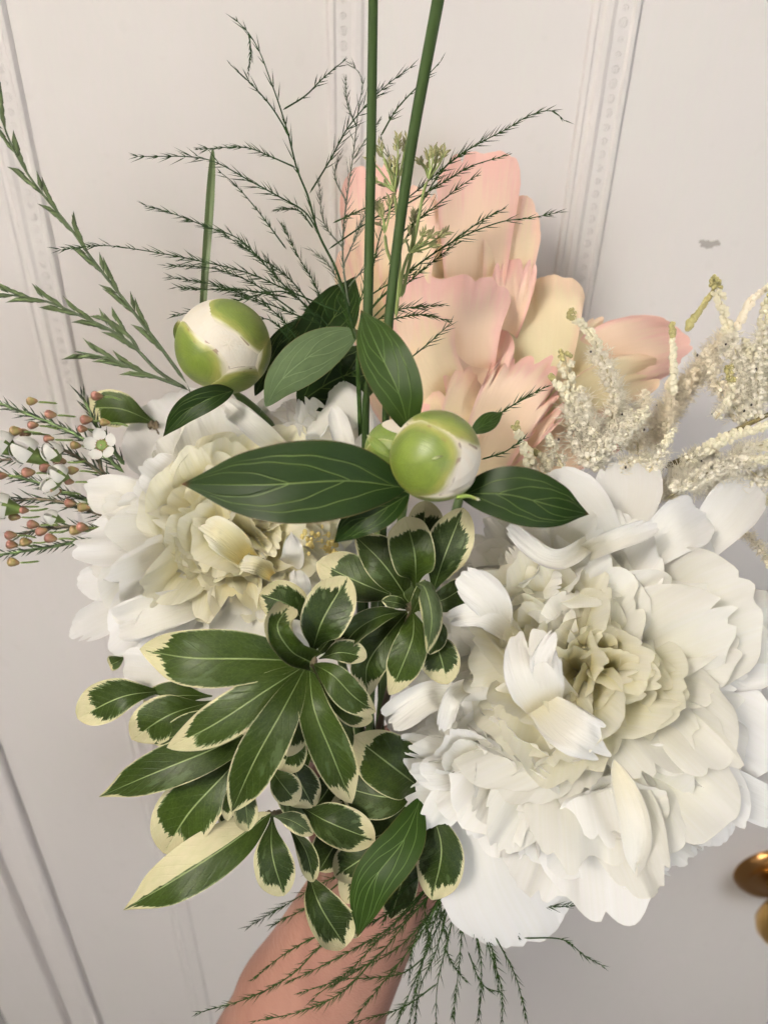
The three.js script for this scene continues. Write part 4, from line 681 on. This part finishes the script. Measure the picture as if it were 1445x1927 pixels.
// ---------------------------------------------------------------- waxflower
const WAXBUD = new THREE.MeshPhysicalMaterial({ map: tex(128, 128, (u, v) => mix3([0.16, 0.13, 0.045], [0.22, 0.085, 0.065], sst(0.25, 0.75, 0.6 * fbm(u * 5, v * 5, 4) + 0.4 * v)), false ? 0 : true), roughness: 0.45 });
const WAXBUD_B = new THREE.MeshPhysicalMaterial({ map: tex(128, 128, (u, v) => mix3([0.19, 0.16, 0.05], [0.22, 0.12, 0.06], sst(0.3, 0.8, fbm(u * 5, v * 5, 14)))), roughness: 0.45 });
const WAXGREEN = plain(0.12, 0.18, 0.04, { roughness: 0.45 }), WAXLEAF = plain(0.018, 0.036, 0.009, { roughness: 0.6 });
{
  const D = 0.372, t = thing('waxflower_sprig', 'waxflower sprig with pinkish buds and tiny white blooms beside the yellow-hearted peony', 'flower', at(235, 960, 0.385));
  const stems = [[235, 890, 150, 822, 60, 782, -20, 752], [240, 930, 165, 872, 110, 845, 60, 858, -10, 868], [238, 965, 130, 930, 60, 905, -15, 888], [238, 985, 150, 955, 90, 940, 0, 945], [240, 1018, 160, 1018, 90, 1030, -10, 1046], [238, 1005, 150, 992, 80, 995, 30, 1010], [235, 875, 190, 815, 170, 775, 155, 745], [238, 940, 190, 880, 185, 840]];
  stems.forEach((s, si) => {
    const c = spline(dz(D + 0.004 * (si % 3) - 0.004, ...s).map((p) => at(...p))), L = c.getLength(), st = part('stem', tube(c, 0.0011, 0.0006, 26, 6), si % 2 ? STEM_BROWN : STEM, t), list = [], n = Math.round(L / 0.00105);
    for (let i = 0; i < n; i++) { const u = (i + 0.5) / n, p = c.getPointAt(u), T = c.getTangentAt(u), S = T.clone().cross(BACK).normalize(), N = S.clone().cross(T), a = i * 2.4, w = 0.35 + 0.35 * hash(i, si); const dir = T.clone().multiplyScalar(Math.cos(w)).addScaledVector(S, Math.sin(w) * Math.cos(a)).addScaledVector(N, Math.sin(w) * Math.sin(a)); list.push([p, p.clone().addScaledVector(dir, lerp(0.006, 0.0105, hash(i, si, 2)) * (si === 4 ? 0.8 : 1)), 0.00045, 0.45]); }
    part('leaves', spikes(list, 4), WAXLEAF, st, { kind: 'stuff' });
  });
  const bud = new THREE.LatheGeometry([[0.0001, -1.35], [0.34, -1.15], [0.72, -0.5], [0.95, 0.15], [0.9, 0.6], [0.55, 0.95], [0.0001, 1.05]].map(([r, y]) => new THREE.Vector2(r, y)), 16);
  [[60, 755], [95, 780], [62, 800], [30, 811], [47, 815], [92, 826], [142, 838], [162, 790], [155, 807], [197, 795], [86, 880], [53, 889], [137, 885], [130, 906], [132, 947], [157, 955], [27, 952], [45, 960], [27, 972], [62, 987], [78, 1000], [142, 998], [155, 992], [95, 1013], [105, 925], [20, 1007], [22, 1025], [25, 1058], [4, 895], [182, 745], [48, 1020], [112, 868]].forEach(([x, y], i) => {
    const p = at(x, y, D - 0.006 - 0.004 * hash(i, 9)), r = 9.4 / F * D * lerp(0.8, 1.12, hash(i, 4)), q = new THREE.Quaternion().setFromUnitVectors(V3(0, 1, 0), camDir(-0.8 + 0.5 * (hash(i, 5) - 0.5), 0.3 * (hash(i, 6) - 0.4), 0.3 * hash(i, 7)));
    const g = bud.clone().scale(r, r, r); g.applyQuaternion(q); g.translate(p.x, p.y, p.z);
    const b = part('bud', g, i % 3 ? WAXBUD : WAXBUD_B, t);
    const from = p.clone().addScaledVector(camDir(-0.8, 0.1, 0.1), -r * 1.2);
    part('bud_stalk', tube([from, from.clone().addScaledVector(camDir(0.8, 0.1 * (hash(i, 2) - 0.5), -0.35), 0.004), from.clone().addScaledVector(camDir(0.9, -0.3 * (hash(i, 3) - 0.5), -0.5), 0.009)], 0.0005, 0.0005, 8, 5), WAXGREEN, b);
  });
  // half open blooms: a green cup with a white dome of petals
  const WP = plain(0.80, 0.79, 0.74, { roughness: 0.8, transmission: 0.2, thickness: 0 });
  for (const [x, y, s, dx, dy] of [[48, 848, 26, -0.6, 0.45], [4, 835, 24, -0.7, 0.5], [3, 952, 24, -0.9, 0.2], [98, 850, 19, -0.4, 0.7], [95, 915, 17, -0.5, -0.4], [98, 973, 14, -0.6, 0.3], [110, 890, 18, -0.3, 0.3]]) {
    const p = at(x, y, D - 0.012), r = s / F * D, q = new THREE.Quaternion().setFromUnitVectors(V3(0, 1, 0), camDir(dx, dy, 0.35)), put = (g) => { g.scale(r, r, r); g.applyQuaternion(q); g.translate(p.x, p.y, p.z); return g; };
    const b = part('bloom', put(new THREE.LatheGeometry([[0.14, -1.75], [0.24, -1.5], [0.46, -0.95], [0.70, -0.45], [0.84, -0.12], [0.80, -0.08]].map(([a, c]) => new THREE.Vector2(a, c)), 18)), WAXGREEN, t);
    for (let k = 0; k < 5; k++) { const a = k * 1.2566; part('petal', put(grid(10, 10, (u, v) => { const w = (v - 0.5) * 2, th = u * 1.25, ang = a + w * (0.62 - 0.30 * u * u) * (0.6 + 0.4 * Math.cos(w)), rad = Math.cos(th * 0.9) * (0.98 + 0.05 * (k % 2)) * (0.98 + 0.3 * u * (1 - u) * 2), y2 = -0.45 + Math.sin(th) * 1.5; return V3(Math.cos(ang) * rad, y2, Math.sin(ang) * rad); })), WP, b); }
  }
  { // the open five-petalled bloom
    const p = at(192, 838, D - 0.016), r = 28 / F * D, A = camDir(0.05, 0.12, 1), X = camDir(1, 0, 0).addScaledVector(A, -camDir(1, 0, 0).dot(A)).normalize(), Y = A.clone().cross(X);
    const b = part('bloom', cap(p.clone().addScaledVector(A, -r * 0.45), r * 0.55, A, () => 1.2, 0), WAXGREEN, t);
    for (let k = 0; k < 5; k++) { const a = k * 1.2566 + 0.5; part('petal', grid(10, 10, (u, v) => { const w = v * 2 - 1, ca = Math.cos(a), sa = Math.sin(a), rad = r * (0.35 + 0.72 * u) , off = r * 0.42 * w * Math.sqrt(Math.max(0, 1 - (2 * u - 0.95) ** 2 * 0.95)); return p.clone().addScaledVector(X, ca * rad - sa * off).addScaledVector(Y, sa * rad + ca * off).addScaledVector(A, r * (0.05 + 0.28 * u * u + 0.12 * w * w * u)); }), WP, b); }
    const l = []; for (let k = 0; k < 14; k++) { const a = k * 0.449, q = p.clone().addScaledVector(X, Math.cos(a) * r * 0.36).addScaledVector(Y, Math.sin(a) * r * 0.36); l.push([q, q.clone().addScaledVector(A, r * 0.22), r * 0.05]); } l.push([p.clone().addScaledVector(A, -r * 0.1), p.clone().addScaledVector(A, r * 0.3), r * 0.07]);
    part('stamens', spikes(l, 4), plain(0.42, 0.20, 0.12), b);
  }
  stemTo(t, at(238, 960, 0.385), 0.0016, STEM_BROWN, 'stalk');
}
// ---------------------------------------------------------------- astilbe plumes
const FLUFF = plain(0.96, 0.91, 0.77, { roughness: 0.98 }), FLUFF_TAN = plain(0.95, 0.87, 0.70, { roughness: 0.98 }), PEARL = plain(0.86, 0.81, 0.62, { roughness: 0.6 }), RACHIS = plain(0.62, 0.55, 0.36, { roughness: 0.8 }), PEARL_GREEN = plain(0.34, 0.31, 0.13, { roughness: 0.65 }), SPECK = plain(0.05, 0.04, 0.03);
const OLIVE = plain(0.17, 0.14, 0.06, { roughness: 0.6 });
function astilbe(label, stemPts, r0, plumes) {
  const t = thing('astilbe_spray', label, 'flower', at(...stemPts[0]), 'feathery cream astilbe sprays');
  part('stem', tube(stemPts.map((p) => at(...p)), r0, r0 * 0.6, 30, 8), OLIVE, t);
  plumes.forEach(([pts, w, open, tan = 0, green = 0], pi) => {
    const d = pts[0][2], c = spline(pts.map((p) => at(...p))), L = c.getLength(), px = d / F, W = w * px * 1.08, fl = [], bd = [], gb = [], sk = [], bd2 = [], N = Math.round(L / (0.00095));
    const pl = part('plume', tube(c, 0.0006, 0.0003, 20, 5), RACHIS, t);
    for (let i = 0; i < N; i++) {
      const u = (i + hash(i, pi, 1)) / N, p = c.getPointAt(clamp(u)), T = c.getTangentAt(clamp(u)), X = T.clone().cross(BACK).normalize(), Y = X.clone().cross(T);
      const taper = (1 - 0.55 * u) * (0.55 + 0.55 * n1(u * L / (W * 1.3), pi + 5));
      for (let j = 0; j < 3; j++) {
        const a = hash(i, j, pi) * 6.283, dir = X.clone().multiplyScalar(Math.cos(a)).addScaledVector(Y, Math.sin(a)).addScaledVector(T, 0.5).normalize(), q = p.clone().addScaledVector(dir, W * taper * lerp(0.35, 0.8, hash(i, j, pi + 3)));
        if (u < open) {
          bd2.push([p.clone().addScaledVector(dir, W * taper * lerp(0.3, 0.75, hash(i, j, pi + 71))), W * lerp(0.10, 0.19, hash(i, j, pi + 72)), 1]); for (let k = 0; k < 6; k++) { const f = dir.clone().add(V3(hash(i, k, j) - 0.5, hash(i, k, j + 9) - 0.5, hash(i, k, j + 19) - 0.5).multiplyScalar(2.2)).normalize(); fl.push([q, q.clone().addScaledVector(f, W * 0.75 * lerp(0.45, 1.15, hash(k, i, j + 30))), 0.00017, 0.7]); }
          if (hash(i, j, pi + 40) < 0.25) bd.push([q, px * 3.2, 1]);
          if (hash(i, j, pi + 41) < 0.005) sk.push([q.clone().addScaledVector(dir, W * 0.45), px * 2.0, 1.5]);
        } else { const z = lerp(5.6, 3.6, u) * lerp(0.8, 1.2, hash(i, j, pi + 60)); (green && u > 1 - green ? gb : bd).push([q, px * z, 1.15]); }
      }
    }
    if (fl.length) part('filaments', spikes(fl, 3), tan ? FLUFF_TAN : FLUFF, pl, { kind: 'stuff' });
    if (bd.length) part('floret_buds', beads(bd), tan ? FLUFF_TAN : PEARL, pl, { kind: 'stuff' });
    if (bd2.length) part('florets', beads(bd2), tan ? FLUFF_TAN : FLUFF, pl, { kind: 'stuff' });
    if (gb.length) part('green_buds', beads(gb), PEARL_GREEN, pl, { kind: 'stuff' });
    if (sk.length) part('specks', beads(sk), SPECK, pl, { kind: 'stuff' });
  });
  return t;
}
{
  const t = astilbe('feathery cream astilbe spray whose plumes stand before the peach peony', [[1120, 1000, 0.372], [1130, 900, 0.37], [1110, 830, 0.37]], 0.0012, [
    [dz(0.368, 1185, 800, 1150, 720, 1112, 630, 1070, 588), 30, 0.62, 0, 0.08], [dz(0.364, 1110, 880, 1082, 790, 1070, 720, 1062, 662), 36, 0.58, 0, 0.1], [dz(0.362, 1075, 760, 1050, 725, 1034, 706), 13, 0.0, 0, 0.2],
    [dz(0.358, 1010, 900, 990, 850, 968, 798), 22, 0.2, 0, 0.15], [dz(0.360, 1060, 880, 1045, 850, 1030, 820), 18, 0.7], [dz(0.356, 1105, 865, 1160, 822, 1217, 772), 30, 0.72], [dz(0.362, 1130, 850, 1100, 780, 1090, 730), 34, 0.9],
    [dz(0.35, 1220, 890, 1245, 850, 1264, 812), 24, 0.55], [dz(0.378, 1264, 740, 1266, 680, 1264, 608), 10, 0.0, 0, 0.2], [dz(0.385, 1230, 850, 1260, 780, 1262, 720), 26, 0.9, 1], [dz(0.372, 1020, 890, 1030, 870, 1000, 845), 14, 0.1, 0, 0.3], [dz(0.366, 1170, 850, 1150, 800, 1160, 745), 32, 0.95], [dz(0.370, 1200, 860, 1200, 800, 1215, 740), 26, 0.95, 1], [dz(0.362, 1120, 890, 1130, 850, 1105, 800), 30, 0.95], [dz(0.36, 1150, 890, 1185, 870, 1225, 860), 24, 0.8],
  ]);
  stemTo(t, at(1120, 1000, 0.372), 0.0012, OLIVE, 'stalk');
}
{
  const t = astilbe('feathery cream astilbe spray on an olive stem that leans out towards the knob', [[1250, 880, 0.368], [1290, 862, 0.366], [1380, 812, 0.362], [1470, 768, 0.36]], 0.0017, [
    [dz(0.364, 1405, 800, 1390, 690, 1365, 600, 1342, 524), 30, 0.62, 0, 0.1], [dz(0.366, 1385, 620, 1410, 570, 1450, 535), 10, 0.0, 1], [dz(0.362, 1450, 760, 1435, 660, 1442, 585, 1455, 540), 30, 0.65, 0, 0.1],
    [dz(0.390, 1190, 850, 1260, 770, 1320, 690, 1365, 625), 30, 0.95, 1], [dz(0.392, 1240, 800, 1290, 720, 1350, 680), 26, 0.95, 1], [dz(0.358, 1290, 868, 1370, 822, 1450, 800), 20, 0.15, 0, 0], [dz(0.356, 1250, 940, 1340, 885, 1455, 860), 34, 0.75],
    [dz(0.360, 1225, 930, 1300, 905, 1400, 870), 34, 0.85], [dz(0.372, 1292, 618, 1315, 585, 1340, 550), 7, 0.0, 0, 1.1], [dz(0.364, 1345, 790, 1375, 740, 1370, 690), 18, 0.3, 0, 0.3], [dz(0.364, 1420, 760, 1400, 700, 1405, 640), 30, 0.8, 0, 0],
    [dz(0.372, 1370, 900, 1420, 940, 1460, 935), 22, 0.9, 1], [dz(0.384, 1330, 960, 1420, 1020, 1450, 1065), 16, 0.9, 1], [dz(0.360, 1370, 860, 1420, 840, 1460, 835), 24, 0.6], [dz(0.368, 1395, 790, 1350, 720, 1325, 660), 26, 0.9, 1], [dz(0.360, 1420, 790, 1425, 720, 1410, 650), 28, 0.8], [dz(0.366, 1290, 900, 1350, 920, 1410, 905), 28, 0.9], [dz(0.364, 1260, 900, 1310, 860, 1350, 850), 26, 0.9], [dz(0.372, 1400, 880, 1440, 900, 1470, 890), 28, 0.9],
  ]);
  stemTo(t, at(1250, 880, 0.368), 0.0014, OLIVE, 'stalk');
}
// ---------------------------------------------------------------- the forearm and hand that hold the bouquet
{
  const bones = [], B = (a, b, ra, rb) => bones.push([a, b, ra, rb]);
  const d = 0.42, wrist = at(694, 1690, d + 0.012), elbow = at(470, 2110, d + 0.05), mid = at(585, 1895, d + 0.03);
  B(mid, elbow, 0.043, 0.047); B(wrist.clone().addScaledVector(RIGHT, 0.004), mid, 0.029, 0.043); B(wrist.clone().addScaledVector(RIGHT, -0.010), mid.clone().addScaledVector(RIGHT, -0.004), 0.026, 0.040);
  const g = GRIP.clone(), U = UP.clone().multiplyScalar(0.95).addScaledVector(RIGHT, -0.2).normalize(), palm = g.clone().addScaledVector(RIGHT, 0.026).addScaledVector(BACK, -0.020);
  B(wrist, palm.clone().addScaledVector(U, -0.03), 0.026, 0.025); B(palm.clone().addScaledVector(U, -0.034), palm.clone().addScaledVector(U, 0.032), 0.020, 0.018);
  B(palm.clone().addScaledVector(U, -0.030).addScaledVector(RIGHT, -0.024).addScaledVector(BACK, -0.006), palm.clone().addScaledVector(U, 0.028).addScaledVector(RIGHT, -0.022).addScaledVector(BACK, -0.006), 0.018, 0.016);
  const lens = [0.98, 1.08, 1.0, 0.82];
  for (let k = 0; k < 4; k++) {                    // four fingers, one above the other, closed round the stalks
    const h = 0.032 - k * 0.0205, rad = 0.0235, P = (deg, r = rad) => { const a = deg * Math.PI / 180; return g.clone().addScaledVector(U, h - 0.002 * Math.sin(a)).addScaledVector(RIGHT, Math.sin(a) * r).addScaledVector(BACK, Math.cos(a) * r - 0.004); }, l = lens[k], r0 = 0.0092 - 0.0006 * (k === 3);
    B(P(205, 0.026), P(205 + 68 * l), r0 + 0.0012, r0 + 0.0004); B(P(205 + 68 * l), P(205 + 122 * l), r0 + 0.0004, r0 - 0.0006); B(P(205 + 122 * l), P(205 + 165 * l, 0.021), r0 - 0.0006, r0 - 0.0016);
  }
  const tb = palm.clone().addScaledVector(U, -0.018).addScaledVector(BACK, 0.012);   // the thumb leaves the side of the palm and closes over the fingers
  const t1 = g.clone().addScaledVector(U, 0.012).addScaledVector(RIGHT, 0.026).addScaledVector(BACK, 0.018), t2 = g.clone().addScaledVector(U, 0.030).addScaledVector(RIGHT, 0.006).addScaledVector(BACK, 0.032), t3 = g.clone().addScaledVector(U, 0.036).addScaledVector(RIGHT, -0.014).addScaledVector(BACK, 0.030);
  B(tb, t1, 0.0150, 0.0120); B(t1, t2, 0.0112, 0.0102); B(t2, t3, 0.0102, 0.0082);
  const box = new THREE.Box3(); for (const [a, b, ra, rb] of bones) { box.expandByPoint(a.clone().addScalar(ra)); box.expandByPoint(a.clone().addScalar(-ra)); box.expandByPoint(b.clone().addScalar(rb)); box.expandByPoint(b.clone().addScalar(-rb)); }
  const ctr = box.getCenter(V3()), half = Math.max(...box.getSize(V3()).toArray()) / 2 * 1.06, RES = 120;
  const mc = new MarchingCubes(RES, new THREE.MeshStandardMaterial(), false, false, 200000), p = V3(), ab = bones.map(([a, b]) => b.clone().sub(a)), K = 0.0045;
  mc.isolation = 0;
  const bb = bones.map(([a, b, ra, rb]) => { const m = Math.max(ra, rb) + 0.02; return [Math.min(a.x, b.x) - m, Math.max(a.x, b.x) + m, Math.min(a.y, b.y) - m, Math.max(a.y, b.y) + m, Math.min(a.z, b.z) - m, Math.max(a.z, b.z) + m]; });
  for (let z = 0; z < RES; z++) for (let y = 0; y < RES; y++) for (let x = 0; x < RES; x++) {
    p.set(x, y, z).subScalar(RES / 2).multiplyScalar(2 / RES * half).add(ctr); let f = 0.02;
    for (let i = 0; i < bones.length; i++) {
      const q = bb[i]; if (p.x < q[0] || p.x > q[1] || p.y < q[2] || p.y > q[3] || p.z < q[4] || p.z > q[5]) continue;
      const [a, , ra, rb] = bones[i], v = ab[i], t = clamp(((p.x - a.x) * v.x + (p.y - a.y) * v.y + (p.z - a.z) * v.z) / v.lengthSq()), dd = Math.hypot(p.x - a.x - v.x * t, p.y - a.y - v.y * t, p.z - a.z - v.z * t) - lerp(ra, rb, t);
      const h = clamp(0.5 + 0.5 * (f - dd) / K); f = lerp(f, dd, h) - K * h * (1 - h);
    }
    mc.field[x + y * RES + z * RES * RES] = -f * 50;
  }
  mc.update();
  const n = mc.count, geo = new THREE.BufferGeometry(), pa = mc.positionArray.slice(0, n * 3), na = mc.normalArray.slice(0, n * 3), ca = new Float32Array(n * 3);
  for (let i = 0; i < n; i++) {
    for (let k = 0; k < 3; k++) pa[i * 3 + k] = pa[i * 3 + k] * half + ctr.getComponent(k);
    const x = pa[i * 3] * 60, y = pa[i * 3 + 1] * 60, z = pa[i * 3 + 2] * 60, m = 0.5 * n2(x, y + z, 3) + 0.3 * n2(x * 3, y * 3 + z * 3, 4) + 0.2 * n2(x * 12, y * 12 + z * 12, 5), c = mix3([0.20, 0.10, 0.074], [0.28, 0.15, 0.115], m); ca.set(c, i * 3);
  }
  geo.setAttribute('position', new THREE.BufferAttribute(pa, 3)); geo.setAttribute('normal', new THREE.BufferAttribute(na, 3)); geo.setAttribute('color', new THREE.BufferAttribute(ca, 3)); { const uv = new Float32Array(n * 2), ax = elbow.clone().sub(wrist).normalize(), q = V3(); for (let i = 0; i < n; i++) { q.set(pa[i * 3], pa[i * 3 + 1], pa[i * 3 + 2]).sub(wrist); uv[i * 2] = q.dot(ax) * 9; q.addScaledVector(ax, -q.dot(ax)); uv[i * 2 + 1] = q.dot(RIGHT) * 9; } geo.setAttribute('uv', new THREE.BufferAttribute(uv, 2)); }
  const t = thing('person', 'person with a bare forearm raised, hand closed round the bouquet stalks', 'person', elbow);
  part('body', geo, new THREE.MeshPhysicalMaterial({ vertexColors: true, roughness: 0.55, specularIntensity: 0.5, bumpMap: tex(512, 512, (u, v) => 0.5 + 0.35 * (fbm(u * 60, v * 60, 41) - 0.5) + 0.5 * (n2(u * 200, v * 120, 42) - 0.5), false), bumpScale: 0.00035 }), t);
}
renderer.render(scene, camera);
